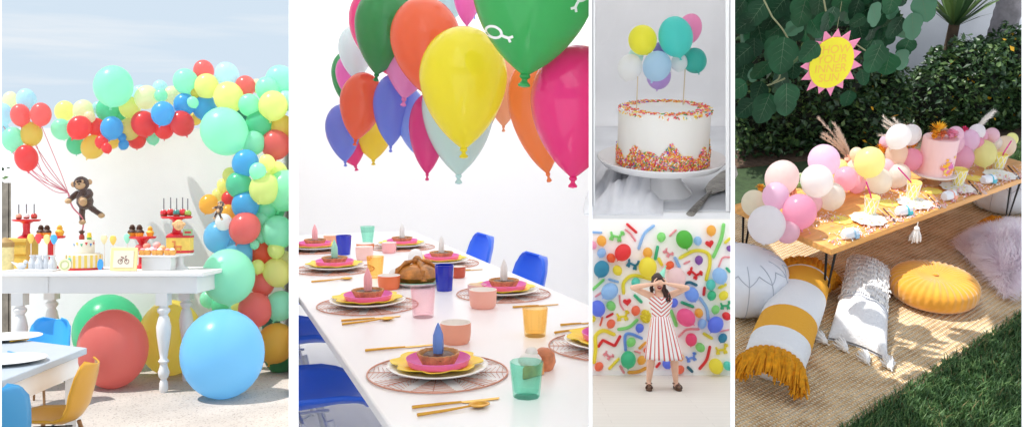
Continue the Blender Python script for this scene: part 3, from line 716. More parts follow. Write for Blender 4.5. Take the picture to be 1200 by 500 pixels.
# placemat of copper wire: rim, inner rays, chevron veins
def make_mat(S, loc, rz, label):
    t = thing('wire_placemat', label, 'placemat', S, loc, rz, 'copper wire placemats on the dining table')
    b = MB(); N = 64; RR = .19
    b.tube([(RR*math.cos(2*PI*k/N), RR*math.sin(2*PI*k/N),   .004) for k in range(N + 1)], .0024, 6, cap=False)
    b.part('rim', COPPER, t)
    b = MB()
    for s in range(8):
        a = 2*PI*s/8; d = Vector((math.cos(a), math.sin(a), 0)); e = Vector((-d.y, d.x, 0))
        b.tube([d*.02 + Vector((0,0,.003)), d*RR + Vector((0,0,.003))], .0013, 5)
        for k in range(3, 12):
            q = RR * k / 12.
            for sg in (-1, 1):
                en = d*(q*.74 + .052) + e*(sg*q*.36)
                if en.length > RR: en = en.normalized()*RR
                b.tube([d*q + Vector((0,0,.003)), en + Vector((0,0,.003))], .0008, 4)
    b.part('wire_pattern', COPPER, t)
    return t
def lathe_one(prof, name, mat, label, cat, S, loc, group=None, n=48, scale=None, rz=0, wob=None, **k):
    b = MB(); b.lathe(prof, n, wob=wob); return one(b, name, mat, label, cat, S, loc, rz, group, scale=scale, **k)

def setting(px, py, k, which, candle, has_mat=True):
    """placemat, dinner plate, petal plate, pink plate, tart and candle, stacked; k scales the plates"""
    p = T2(px, py)
    if has_mat: make_mat(S2, p, rnd.uniform(0, 1), 'round copper wire placemat ' + which)
    h = .007
    which_c = which.split(',')[0]
    lathe_one([(0, 0), (.085, 0), (.105, .004), (.146, .017), (.147, .02), (.144, .021), (.104, .009), (0, .007)], 'dinner_plate', CER, 'white dinner plate ' + which, 'plate', S2, p + Vector((0, 0, h)), 'white dinner plates', scale=k)
    h += .0095*k
    wob = lambda a, r, z: 1 + (.07*math.cos(8*a + which.__hash__() % 3) + .02*math.cos(16*a)) * min(1, r/.1)
    b = MB(); b.lathe([(0, 0), (.075, 0), (.1, .006), (.136, .0165), (.1365, .019), (.1, .0095), (0, .004)], 96, wob=wob)
    one(b, 'petal_plate', YEL, 'yellow scalloped paper plate ' + which, 'plate', S2, p + Vector((-.004, .014, h)), .3, 'yellow petal plates', scale=k*.95)
    h += .005*k
    q = p + Vector((.002, -.002, h))
    lathe_one([(0, 0), (.07, 0), (.088, .008), (.094, .026), (.0925, .027), (.085, .011), (.07, .004), (0, .004)], 'dessert_plate', PINK, 'pink dessert plate ' + which, 'plate', S2, q, 'pink dessert plates', scale=k)
    q = q + Vector((0, 0, .0045*k)); k *= 1.22
    t = thing('tart', 'small brown tart ' + which, 'tart', S2, q, rnd.uniform(0, 6), 'small tarts on pink plates', scale=k)
    b = MB(); b.lathe([(0, 0), (.036, 0), (.05, .028), (.0505, .031), (.047, .031), (.043, .02), (0, .02)], 72, wob=lambda a, r, z: 1 + .035*math.cos(18*a)*(r > .03))
    b.part('crust', CRUST, t)
    b = MB(); b.lathe([(.044, .019), (.036, .0265), (.02, .028), (0, .0295)], 32, wob=lambda a, r, z: 1 + .05*math.sin(5*a)); b.part('filling', FILL, t)
    cm = M('candle wax ' + candle, candle, rough=.35, trans=.3)
    b = MB(); b.lathe([(0, 0), (.012, 0), (.0135, .02), (.0125, .045), (.006, .064), (.0015, .074), (0, .075)], 6)
    one(b, 'candle', cm, {'#7fa3ea': 'pale blue', '#ffc9cf': 'pale pink', '#b9eddc': 'mint', '#f6f6f4': 'white'}[candle] + ' candle in the tart ' + which, 'candle', S2, q + Vector((0, 0, .027*k)), .3, 'candles standing in the tarts', scale=k, ang=20)

setting(513, 437, .93, 'nearest the camera, by the mint tumbler', '#7fa3ea')
setting(431, 358, .98, 'behind the nearest one, left of the clear pink glass', '#ffc9cf')
setting(392, 316, .98, 'by the left edge, before the dark blue cup', '#b9eddc')
setting(369, 293, .98, 'farthest back on the left side', '#ffc9cf')
setting(590, 345, .98, 'right of the dark blue goblet, before the nearer blue chair', '#f6f6f4')
setting(517, 309, .96, 'just behind the dark blue goblet', '#f6f6f4')
setting(471, 290, .96, 'farthest back, behind the bread', '#f6f6f4')
setting(716, 406, .98, 'cut off by the right wall, beyond the amber tumbler', '#ffc9cf')

def tumbler(px, py, r0, r1, h, gm, label, facets=8, name='tumbler', foot=.004):
    p = T2(px, py)
    w_ = (lambda a, r, z: 1 + .025*math.cos(facets*a)*(r > .01)) if facets else None
    b = MB(); b.lathe([(0, 0), (r0*.96, 0), (r0, foot), (r0 + (r1-r0)*.5, h*.5), (r1, h), (r1 - .0022, h), (r0 + (r1-r0)*.5 - .0028, h*.5), (r0 - .004, foot*3), (0, foot*2.6)], 48, wob=w_)
    return one(b, name, gm, label, 'glass', S2, p, rnd.uniform(0, 1), 'coloured drinking glasses', ang=50)
mint = glass('mint glass', '#7fead0', dens=.6); amber = glass('amber glass', '#ffd257', dens=.7); pinkg = glass('pale pink glass', '#ffd3dc', dens=.5)
blueg = M('cobalt glass', '#1330c8', rough=.08, coat=.6, trans=.15)
tumbler(617, 464, .033, .041, .088, mint, 'faceted mint green glass tumbler in the right foreground')
tumbler(627, 393, .034, .041, .092, amber, 'amber glass tumbler beside the right placemat', 14)
tumbler(440, 325, .032, .039, .098, amber, 'amber glass tumbler on the left, before the orange bowl', 14)
tumbler(496, 371, .038, .044, .108, pinkg, 'clear pale pink glass behind the nearest plate', 0)
tumbler(521, 340, .033, .040, .108, blueg, 'dark cobalt blue goblet in the middle of the table', 10)
tumbler(403, 298, .034, .042, .105, blueg, 'dark cobalt blue cup far back on the left', 10)
tumbler(431, 286, .03, .042, .108, glass('pale mint glass', '#8fe6cd', dens=.6), 'pale mint glass far back on the left', 10)

def cup(px, py, r, h, outer, label, group, inner='#fbf7f2'):
    p = T2(px, py); r *= 1.12; h *= 1.15
    t = thing('bowl', label, 'bowl', S2, p, 0, group)
    b = MB(); b.lathe([(0, 0), (r*.8, 0), (r*.93, h*.12), (r, h*.5), (r*1.0, h)], 40); b.part('outside', M('glazed ' + outer, outer, rough=.4, var=.04), t)
    b = MB(); b.lathe([(r*1.001, h*1.001), (r*.955, h*1.005), (r*.93, h*.5), (r*.8, h*.16), (0, h*.13)], 40); b.part('inside', M('glazed ' + inner, inner, rough=.3), t)
gB = 'small bowls on the dining table'
cup(534, 401, .043, .056, '#f3a98f', 'salmon pink cup with white inside, nearest of the small cups', gB)
cup(566, 360, .046, .06, '#f7b6a4', 'pale pink cup before the right placemat', gB)
cup(456, 338, .042, .05, '#ee7d4d', 'orange bowl with white rim beside the bread', gB)
cup(427, 304, .04, .06, '#fbd2cb', 'pale pink cup with white rim behind the left amber tumbler', gB)
cup(428, 292, .045, .03, '#f08a58', 'shallow orange bowl in front of the pale mint glass', gB)
cup(456, 296, .036, .05, '#f6b3b3', 'rose pink cup at the back, left of the farthest pink plate', gB)
cup(388, 284, .04, .04, '#f3b18e', 'peach bowl far back, behind the dark blue cup', gB)
cup(537, 325, .03, .045, '#c9573f', 'brick red small cup behind the dark blue goblet', gB)
cup(559, 346, .034, .04, '#e9bcb8', 'dusty pink bowl half hidden by the pale pink cup', gB)

# bread on its plate
p = T2(489, 333)
lathe_one([(0, 0), (.08, 0), (.12, .018), (.122, .021), (.08, .009), (0, .007)], 'bread_plate', CER, 'white plate with a green band carrying the round bread', 'plate', S2, p, n=48, scale=1.05)
lathe_one([(.079, .0105), (.117, .0205), (.113, .0225), (.079, .0115)], 'leaf_band', M('green glaze', '#1d8a57', rough=.3), 'green ring round the bread plate', 'plate', S2, p, scale=1.05)
BREAD = M('glazed bread crust', '#bd7a2c', rough=.42, var=.6, vs=22, bump=.35, bs=60, coat=.25)
t = thing('sweet_bread', 'round golden sweet bread with crossed dough bones on top', 'bread', S2, p + Vector((0, 0, .012)), .4, scale=.84)
b = MB(); b.lathe([(0, 0), (.09, .0), (.112, .03), (.1, .065), (.06, .09), (0, .1)], 36, wob=lambda a, r, z: 1 + .05*math.sin(3*a) + .03*math.sin(7*a)); b.part('loaf', BREAD, t)
for a in (0, PI/2):
    b = MB(); pts = [(.117*math.cos(th), 0, .02 + .092*math.sin(th)) for th in [PI*k/12 for k in range(13)]]
    b.tube(pts, [.008 + .008*abs(math.cos(6*PI*k/12*1.0)) for k in range(13)], 10, Matrix.Rotation(a, 4, 'Z')); b.part('dough_bone', BREAD, t)
b = MB(); b.ell((0, 0, .113), .024); b.part('dough_knob', BREAD, t)
b = MB()
b.ell((0, 0, .03), (.034, .026, .03), 14); b.ell((.035, .01, .022), (.022, .022, .022), 12)
one(b, 'sugar_figure', M('white sugar', (.85, .85, .84), rough=.8, bump=.4), 'white sugar ornament standing left of the bread', 'ornament', S2, T2(464, 329), .3)
b = MB(); b.ell((0, 0, .04), (.04, .04, .045), 14); b.lathe([(0,0),(.03,0),(.02,.03)], 14)
one(b, 'sugar_dome', M('white sugar', (.85, .85, .84)), 'white sugar dome standing behind the bread', 'ornament', S2, T2(487, 311), .3)

# slices and peach bun behind the mint tumbler
t = thing('cake_slice', 'cream topped cake slice behind the mint tumbler', 'cake', S2, T2(619, 440), .5)
b = MB(); b.prism([(-.035, -.03), (.045, -.012), (.02, .035)], 0, .034); b.part('sponge', M('peach sponge', '#e9a96c', rough=.8, var=.3, vs=60, bump=.4, bs=80), t, bevel=.004)
b = MB(); b.ell((.005, 0, .043), (.034, .026, .02), 14); b.ell((.012, .004, .062), (.018, .016, .016), 12); b.part('cream', M('whipped cream', (.86, .84, .8), rough=.6, bump=.4, bs=60), t)
b = MB(); b.lathe([(0, 0), (.026, 0), (.034, .02), (.03, .045), (.014, .058), (0, .06)], 24, wob=lambda a, r, z: 1 + .05*math.sin(4*a))
one(b, 'bread_bun', M('peach bun crust', '#d9865a', rough=.5, var=.4, vs=30, bump=.3), 'peach coloured bun right of the mint tumbler', 'bun', S2, T2(637, 432))

# gold cutlery
def knife(p, q, label):
    a, c = T2(*p), T2(*q); d = c - a; L = d.length
    t = thing('gold_knife', label, 'cutlery', S2, a, math.atan2(d.y, d.x), 'gold cutlery')
    b = MB(); b.tube([(0, 0, .005), (L*.3, 0, .005), (L*.55, 0, .004)], [.0042, .0038, .003], 8); b.part('handle', GOLD, t)
    b = MB(); b.add([(L*.55, -.003, .002), (L*.6, -.008, .002), (L*.97, -.007, .002), (L, .004, .002), (L*.55, .004, .002)] + [(L*.55, -.003, .004), (L*.6, -.0075, .003), (L*.97, -.0065, .003), (L, .004, .004), (L*.55, .004, .0045)],
        [(4,3,2,1,0),(5,6,7,8,9),(0,1,6,5),(1,2,7,6),(2,3,8,7),(3,4,9,8),(4,0,5,9)]); b.part('blade', GOLD, t)
def spoon(p, q, label):
    a, c = T2(*p), T2(*q); d = c - a; L = d.length
    t = thing('gold_spoon', label, 'cutlery', S2, a, math.atan2(d.y, d.x), 'gold cutlery')
    b = MB(); b.tube([(0, 0, .005), (L*.4, 0, .005), (L*.74, 0, .007)], [.0042, .0035, .0025], 8); b.part('handle', GOLD, t)
    b = MB()
    def fn(u, v):
        a = 2*PI*u; r = v
        return (L*.86 + L*.145*r*math.cos(a), .021*r*math.sin(a), .0015 + .007*r*r)
    b.grid(fn, 24, 7, closed=True); b.part('spoon_bowl', GOLD, t, solid=.0016)
knife((483, 479), (586, 467), 'gold knife in front of the nearest plate')
spoon((489, 488), (573, 475), 'gold spoon in front of the nearest plate')
knife((428, 412), (512, 404), 'gold knife behind the nearest placemat')
spoon((401, 381), (462, 374), 'gold spoon on the left, second from the front')
knife((400, 377), (470, 371), 'gold knife beside the left spoon, second from the front')
spoon((365, 331), (413, 327), 'gold spoon farthest back on the left')
knife((601, 361), (655, 357), 'gold knife below the right placemat')
knife((657, 382), (700, 378), 'upper gold knife at the right wall')
spoon((650, 391), (706, 383), 'gold spoon at the right wall under the knife')
knife((533, 318), (566, 316), 'gold knife far back, behind the dark blue goblet')

# blue shell chairs
gc = 'blue shell chairs round the dining table'; BL = '#3574fa'
for (x, y, lb) in ((-.77, 3.0, 'blue shell chair in the left foreground, nearest the camera'), (-1.08, 3.9, 'blue shell chair at the left edge, second from the front'), (-1.40, 4.8, 'blue shell chair at the left edge, farthest from the camera')):
    shell_chair(S2, (x, y, FZ), -PI/2 + .38, BL, lb, gc, leg_col=1)
q = S2.y(588, 330, 4.6); shell_chair(S2, (q.x, q.y, FZ), PI/2 + .38, BL, 'nearer blue shell chair on the right of the table', gc, leg_col=1, scale=.9)
q = S2.y(536, 305, 5.7); shell_chair(S2, (q.x, q.y, FZ), PI/2 + .38, BL, 'farther blue shell chair on the right of the table', gc, leg_col=1, scale=.88)

# hanging balloons (depth in metres)
gb = 'balloons hanging over the dining table'
def db(px, py, r, ry, dep, col, label, pearl=False, tx=0, ty=0, mesh=None):
    return balloon(S2, px, py, r, dep, col, label, gb, ry=ry, kind='drop', rot=Euler((R(ty), R(tx), rnd.uniform(0, 6))), knot=True, pearl=pearl)
GR = '#12ad55'
big = db(626, -2, 76, 90, 1.93, GR, 'big green balloon printed with white loops, top right', tx=-6, ty=0)
db(543, 103, 52, 71, 2.25, '#ffe000', 'big yellow balloon hanging in the centre', tx=0)
db(676, 131, 55, 77, 1.98, '#e0127f', 'big glossy magenta balloon at the right wall', True, tx=3)
db(627, 138, 31, 67, 2.3, '#fb8a3c', 'orange balloon behind the magenta one', tx=-12)
db(537, 138, 43, 67, 2.5, '#c4ecea', 'pearly pale aqua balloon peeking out below the yellow one', True)
db(499, 57, 42, 60, 2.42, '#fb6c3a', 'red orange balloon left of the yellow one, near the top', tx=10)
db(482, 58, 36, 58, 2.6, '#f79ad0', 'light pink balloon just behind the upper red orange one', tx=8)
db(451, 36, 36, 52, 2.55, '#149a4c', 'green balloon at the top left', tx=14)
db(443, 41, 33, 53, 2.75, '#e0218a', 'magenta balloon mostly hidden behind the top left green one', tx=22)
db(417, 62, 21, 32, 2.95, '#d4eeee', 'pearly white aqua balloon on the left', True)
db(403, 91, 15, 29, 3.1, '#1c9c52', 'small green balloon at the far left')
db(407, 89, 14, 24, 3.0, '#f27ac4', 'small pink balloon peeking between green and orange at far left')
db(424, 125, 26, 40, 2.75, '#fb6c3a', 'red orange balloon on the lower left', tx=10)
db(459, 130, 22, 42, 2.7, '#7893f6', 'blue balloon in the middle of the left cluster', tx=6)
db(482, 143, 20, 42, 2.72, '#8ba8f5', 'lighter blue balloon tucked behind the lower magenta one', tx=12)
db(402, 156, 21, 34, 2.9, '#7893f6', 'blue balloon lowest on the far left', tx=10)
db(406, 161, 24, 35, 3.0, '#e0218a', 'magenta balloon behind the lowest left blue one', tx=14)
db(437, 153, 26, 35, 3.0, '#ffd91e', 'yellow balloon below the left red orange one')
db(501, 157, 22, 48, 2.55, '#dd2a8e', 'magenta balloon left of the pale aqua one', tx=14)
db(590, 108, 22, 40, 2.6, '#fbae86', 'peach balloon behind the yellow one on its right')
db(566, 126, 18, 32, 2.55, '#f6b92a', 'amber balloon behind the lower right of the yellow one')
db(547, 0, 16, 30, 2.7, '#f27ac4', 'pink balloon at the top behind the green ones')
db(528, -6, 24, 30, 2.8, '#c4ecea', 'pale aqua balloon at the very top')
db(556, -8, 12, 26, 2.9, '#7893f6', 'blue balloon at the very top beside the big green one')
# printed white loops on the big green balloon: flat shapes laid on its surface
def surf_loop(px, py, ang, s, label):
    """loop with a forked handle, drawn in the tangent plane and pushed onto the balloon surface"""
    from mathutils.bvhtree import BVHTree
    Mi = big.matrix_basis.inverted(); camL = Mi @ CAM
    bv = BVHTree.FromPolygons([v.co for v in big.data.vertices], [p.vertices for p in big.data.polygons])
    b = MB()
    def hit(u, v):
        c_, s_ = math.cos(ang), math.sin(ang)
        x = px + (u*c_ - v*s_)*s; y = py + (u*s_ + v*c_)*s
        d = ((Mi @ (S2.M @ S2.ray(x, y))) - camL).normalized()
        co, no, ix, di = bv.ray_cast(camL, d)
        return co + no * .008 if co else camL + d * 12
    def stroke(pts, wdt):
        vs = []; 
        for i, (x, y) in enumerate(pts):
            a = pts[max(i-1, 0)]; c = pts[min(i+1, len(pts)-1)]
            dx, dy = c[0]-a[0], c[1]-a[1]; L = math.hypot(dx, dy) or 1
            nx, ny = -dy/L*wdt/2, dx/L*wdt/2
            vs += [hit(x+nx, y+ny), hit(x-nx, y-ny)]
        b.add(vs, [(2*i, 2*i+1, 2*i+3, 2*i+2) for i in range(len(pts)-1)])
    stroke([(-12 + 9.5*math.cos(2*PI*k/28), 6.2*math.sin(2*PI*k/28)) for k in range(29)], 3.0)
    stroke([(-3, 0), (2, .5), (7, 0)], 3.2)
    stroke([(6.5, 0), (11, -3.5)], 3.0)
    stroke([(6.5, 0), (10.5, 4)], 3.0)
    b.part('printed_loop', M('white print', (.88, .88, .88), rough=.4), big, label=label)
surf_loop(590, 42, R(22), 1.0, 'white printed loop low on the left of the balloon')
surf_loop(677, 3, R(118), 1.0, 'white printed loop high on the right of the balloon')
# ================================================================== SET 3: sprinkle cake on a stand, on a display shelf
def P3(px, py, t): d = S3.ray(px, py); return d * t        # t: distance along the lens axis
fz = P3(773, 227, 1.75).z                                   # shelf surface
LIN = M('grey plaster', (.92, .92, .935), rough=.85, var=.05, vs=5, bump=.1, bs=30)
STONE = M('grey stone shelf', (.78, .79, .82), rough=.7, var=.10, vs=9, bump=.15, bs=25)
def z3(px, py): return S3.z(px, py, fz)
f0, f1 = z3(773, 248.2), z3(773, 150)
xl, xr = lambda y: (693.4 - 600) / F, lambda y: (853.5 - 600) / F
# shelf board with a white front edge, sides follow the uprights
def wedge(z0, z1, y0, y1, pl=690.2, pr=857.5):
    """board between two photo columns, from distance y0 to y1, local heights z0..z1"""
    vs = []
    for y in (y0, y1):
        for z in (z0, z1):
            t = (S3.R.transposed() @ Vector((0, y, z))).y
            vs += [((pl - 600)/F*t, y, z), ((pr - 600)/F*t, y, z)]
    return MB().add(vs, [(0,1,3,2),(4,6,7,5),(0,4,5,1),(2,3,7,6),(0,2,6,4),(1,5,7,3)])
thick = abs(S3.y(773, 256.5, f0.y).z - S3.y(773, 248.2, f0.y).z)
t = thing('display_shelf', 'grey topped display shelf with white front edge under the sprinkle cake', 'shelf', S3, (0, 0, 0))
wedge(fz - thick, fz - .002, f0.y, f0.y + .012).part('front_edge', BOARD, t, smooth=False)
wedge(fz - thick, fz, f0.y + .0121, f1.y + .12).part('shelf_top', STONE, t, smooth=False)
def back(u, v):
    a = v * .5 * PI if v < .5 else None
    y1 = f1.y + .1; r = .08
    if v < .3: th = v/.3 * PI/2; y, z = y1 - r + r*math.sin(th), fz + .001 + r - r*math.cos(th)
    else: y, z = y1, fz + r + (v - .3)/.7 * 1.05
    tt = (S3.R.transposed() @ Vector((0, y, z))).y
    return (((690.5 + u*167) - 600)/F*tt, y, z)
b = MB(); b.grid(back, 2, 24)
one(b, 'backdrop', LIN, 'pale grey plaster backdrop behind the sprinkle cake', 'wall', S3)
t = thing('light_diffuser', 'small white cloth diffuser added unseen above the cake shelf', 'light diffuser', S3, (.35, 1.6, fz + 1.15))  # added above the frame for soft light on the cake
diffuser(t, 2.2, 2.2, 2, 2)
# inner side lining (makes the upper opening a little narrower than the lower one)
def side(px0, px1, label):
    b = MB(); vs = []
    y1 = f1.y + .1
    for y in (f0.y + .003, y1):
        for z in (fz + .0005, fz + .9):
            tt = (S3.R.transposed() @ Vector((0, y, z))).y
            vs += [((px0-600)/F*tt, y, z), ((px1-600)/F*tt, y, z)]
    b.add(vs, [(0,1,3,2),(4,6,7,5),(0,4,5,1),(2,3,7,6),(0,2,6,4),(1,5,7,3)])
    one(b, 'lining_board', BOARD, label, 'board', S3, smooth=False)
side(695.2, 697.2, 'white side lining left of the sprinkle cake'); side(850.3, 855.0, 'white side lining right of the sprinkle cake')

# cake stand: plate rim, pedestal
c = P3(773, 227, 1.75); pz = P3(774.5, 187, 1.75).z
s = S3.m(c)
CERW = M('white glazed ceramic', (.84, .83, .83), rough=.22, coat=.4)
t = thing('cake_stand', 'white ceramic pedestal cake stand carrying the sprinkle cake', 'cake stand', S3, (c.x, c.y, fz))
H3 = pz - fz
b = MB(); b.lathe([(0, H3 - .012), (.09, H3 - .012), (.118, H3 - .004), (.1295, H3 + .009), (.1285, H3 + .0115), (.112, H3 + .002), (.1, H3), (0, H3)], 64); b.part('plate', CERW, t)
T = Matrix.Translation((.008, 0, 0))
b = MB(); b.lathe([(0, 0), (.056, 0), (.058, .004), (.052, .012), (.036, .028), (.028, .05), (.026, H3 - .03), (.036, H3 - .012)], 40, T); b.part('pedestal', CERW, t)
# cake
rc = 52 * s * 1.0; hc = (P3(774.5, 121, 1.75).z - pz)
ICE = M('white buttercream', (.86, .84, .79), rough=.55, bump=.12, bs=18, sss=.15)
cpos = Vector((c.x + .0015, c.y, pz + .001))
t = thing('sprinkle_cake', 'tall white buttercream cake with colourful sprinkles round base and rim', 'cake', S3, cpos)
b = MB(); b.lathe([(0, 0), (rc, 0), (rc, hc - .008), (rc*.985, hc - .002), (rc*.955, hc), (0, hc)], 72, wob=lambda a, r, z: 1 + .004*math.sin(9*a + z*60)); b.part('icing', ICE, t)
SC = ['#e8424f', '#f6d23c', '#f39a3a', '#3fa65a', '#f77aa8', '#ffffff', '#7a4be0', '#ef5d34', '#3aa3a8', '#fbe58a']
SM = [M('sprinkle ' + k, k, rough=.4) for k in SC]; WT = [3, 3, 3, 1.4, 3, 2.4, .5, 3, .7, 2]
r_ = random.Random(11)
b = MB()
def rod(b, p, d, L, mi, rr=.0011):
    d = d.normalized(); b.tube([p - d*L/2, p + d*L/2], rr, 5, mi=mi)
edge = lambda a: .034 + .007*math.sin(3*a + .6) + .009*math.sin(8*a + 1.2) + .006*math.sin(15*a)
for k in range(2600):
    a = r_.uniform(PI*.98, 2*PI*1.01) if k % 8 else r_.uniform(0, PI)
    z = edge(a) * r_.random()**.85
    d = Vector((-math.sin(a)*r_.gauss(0, 1), math.cos(a)*r_.gauss(0, 1), r_.gauss(0, 1)))
    rr = rc + .0012 + r_.uniform(0, .0012)
    rod(b, Vector((rr*math.cos(a), rr*math.sin(a), max(.0015, z))), d, r_.uniform(.005, .0075), r_.choices(range(10), WT)[0])
b.part('base_sprinkles', SM, t, smooth=False, kind='stuff')
b = MB()
for k in range(650):
    a = r_.uniform(0, 2*PI); q = rc * min(.985, max(.62, r_.gauss(.86, .075)))
    rod(b, Vector((q*math.cos(a), q*math.sin(a), hc + .001)), Vector((r_.gauss(0, 1), r_.gauss(0, 1), .15*r_.gauss(0, 1))), r_.uniform(.005, .0075), r_.choices(range(10), WT)[0])
for k in range(60):
    a = r_.uniform(PI, 2*PI); rod(b, Vector(((rc + .001)*math.cos(a), (rc + .001)*math.sin(a), hc - r_.uniform(.002, .008))), Vector((r_.gauss(0, 1), r_.gauss(0, 1), r_.gauss(0, 1))), .006, r_.choices(range(10), WT)[0])
b.part('rim_sprinkles', SM, t, smooth=False, kind='stuff')
# balloon cloud on sticks
g3 = 'mini balloons of the cake topper'
zt3 = cpos.z + hc
def t_of(p): return (S3.R.transposed() @ p).y
for col, px, py, r, lay, lb in [('#f7e02c',753,47,17,-.2,'yellow mini balloon upper left above the cake'),('#45cfc6',791.6,43,20.5,-.5,'large aqua mini balloon in the middle above the cake'),('#f78fbb',808,34,14.5,.7,'pink mini balloon behind the large aqua one'),
      ('#25b5a8',814,71,14.3,.3,'teal mini balloon at the right above the cake'),('#eef0ee',738.3,79,14.8,.1,'white mini balloon at the left above the cake'),('#b4d3f5',770,77.5,17,-.8,'light blue mini balloon in front in the middle'),
      ('#e3e6ea',796,73.6,10,0,'small white mini balloon between the light blue and teal ones'),('#bfa0d8',772,89.5,14.3,.1,'lilac mini balloon lowest in the middle'),('#8d84c8',773,58,8,.9,'violet mini balloon mostly hidden in the centre'),('#c8f0e2',745,66,9,.8,'pale mint mini balloon hidden between yellow and white ones')]:
    ry = 23.5 if r == 20.5 else (18 if px == 808 else r*1.04)
    balloon(S3, px, py, r, c.y + lay*.03, col, lb, g3, ry=ry, name='mini_balloon')
WOODS = M('pale wood stick', '#d9c7a4', rough=.6)
for px, y0, y1, lb in ((746, 90, 123, 'thin wooden stick under the white mini balloon'), (801, 80, 113, 'thin wooden stick under the small white and teal mini balloons')):
    dp = c.y - .01 if px == 746 else c.y + .03
    a, e = S3.y(px, y0, dp), S3.y(px, y1, dp)
    b = MB(); b.tube([(0, 0, 0), (0, 0, a.z - zt3 + .0)], .0011, 6); one(b, 'topper_stick', WOODS, lb, 'stick', S3, (e.x, dp, zt3), 0, 'sticks of the balloon topper')
# linen napkin: crumpled cloth
n0 = z3(740, 232)
r2 = random.Random(3)
def nap(u, v):
    px = 690 + u*93; py0 = 172 + v*82
    k = (1 - abs(2*u - 1)**2.4) * (1 - abs(2*v - 1)**3)
    p = z3(px - 14*(v < .25)*u + 6*math.sin(5*v), py0 + 8*math.sin(3.2*u + 1)*(1 - v))
    fold = .018*max(0, math.sin(7.5*u + 4.2*v)) + .011*max(0, math.sin(15*u - 6*v + 1)) + .006*math.sin(22*v + 9*u) + .004*math.sin(41*u + 13*v)
    h = .004 + k*(.018 + 1.5*fold + .022*math.exp(-((u-.45)**2 + (v-.45)**2)/.05))
    if u > .86: h *= max(.1, (1 - u)/.14)
    return (p.x, p.y, fz + max(.003, h))
b = MB(); b.grid(nap, 60, 60)
o = one(b, 'linen_napkin', M('white linen', (.84, .84, .87), rough=.9, bump=.25, bs=260, sheen=.3), 'crumpled white linen napkin left of the cake stand', 'napkin', S3, solid=.0025, ang=70)
# silver cake server
a, e = z3(862, 196), z3(812, 251)
d = (a - e); L = d.length
t = thing('cake_server', 'tarnished silver cake server at the right of the cake stand', 'cake server', S3, e, math.atan2(d.y, d.x))
SIL = M('tarnished silver', '#9a958c', rough=.35, metal=.85, var=.45, vs=60, bump=.5, bs=120)
b = MB(); b.tube([(-.02, 0, .006), (L*.12, 0, .007), (L*.3, 0, .006), (L*.36, 0, .009)], [.0085, .0075, .005, .0045], 10, flat=.55); b.part('handle', SIL, t)
b = MB(); out = [(L*.34, -.005), (L*.42, -.021), (L*.56, -.026), (L*.8, -.021), (L*1.0, 0), (L*.8, .018), (L*.56, .022), (L*.42, .018), (L*.34, .005)]
b.prism(out, .004, .0058); b.part('blade', SIL, t, smooth=False, bevel=.0006)
# ================================================================== SET 4: woman before a wall of balloons
WY = 13.28; Z4 = -2.51; PX4 = 12.2 / F
def boards():
    m = M('whitewashed floorboards', (.72, .70, .66), rough=.55, var=.06, vs=3)
    n, l = m.node_tree.nodes, m.node_tree.links
    br = n.new('ShaderNodeTexBrick'); br.inputs['Scale'].default_value = 1.0; br.inputs['Mortar Size'].default_value = .006
    br.inputs['Brick Width'].default_value = 2.4; br.inputs['Row Height'].default_value = .16
    br.inputs['Color1'].default_value = (.74, .69, .62, 1); br.inputs['Color2'].default_value = (.72, .67, .60, 1); br.inputs['Mortar'].default_value = (.66, .61, .54, 1)
    tc = n.new('ShaderNodeTexCoord'); l.new(tc.outputs['Object'], br.inputs['Vector']); l.new(br.outputs['Color'], n['Principled BSDF'].inputs['Base Color'])
    return m
b = MB(); b.box((2.4, 11.0, Z4 - .05), (6.4, 5.2, .1)); struct(b, 'floor', boards(), S4)
one(MB().box((2.4, WY + .06, Z4 + 1.7), (6.4, .12, 3.4)), 'balloon_wall', M('warm white wall', (.91, .88, .845), rough=.8, bump=.02, bs=40), 'warm white wall covered with balloons', 'wall', S4)
b = MB(); b.box((2.4, WY - .008, Z4 + .035), (6.4, .014, .07)); one(b, 'skirting_board', WHITE, 'white skirting board along the balloon wall', 'skirting', S4)
one(MB().box((-.75, 11.2, Z4 + 1.7), (.1, 4.3, 3.4)), 'side_wall', BOARD, 'white left side wall of the balloon room', 'wall', S4)
one(MB().box((5.55, 11.2, Z4 + 1.7), (.1, 4.3, 3.4)), 'side_wall', BOARD, 'white right side wall of the balloon room', 'wall', S4)
t = thing('light_diffuser', 'wide white cloth ceiling added unseen over the balloon room', 'light diffuser', S4, (2.4, 10.7, Z4 + 3.42)); diffuser(t, 6.3, 5.3, 3, 3, M('thick canopy cloth', (.92, .92, .92), rough=.9, trans=.95))  # unseen cloth, added so the balloon wall is softly lit

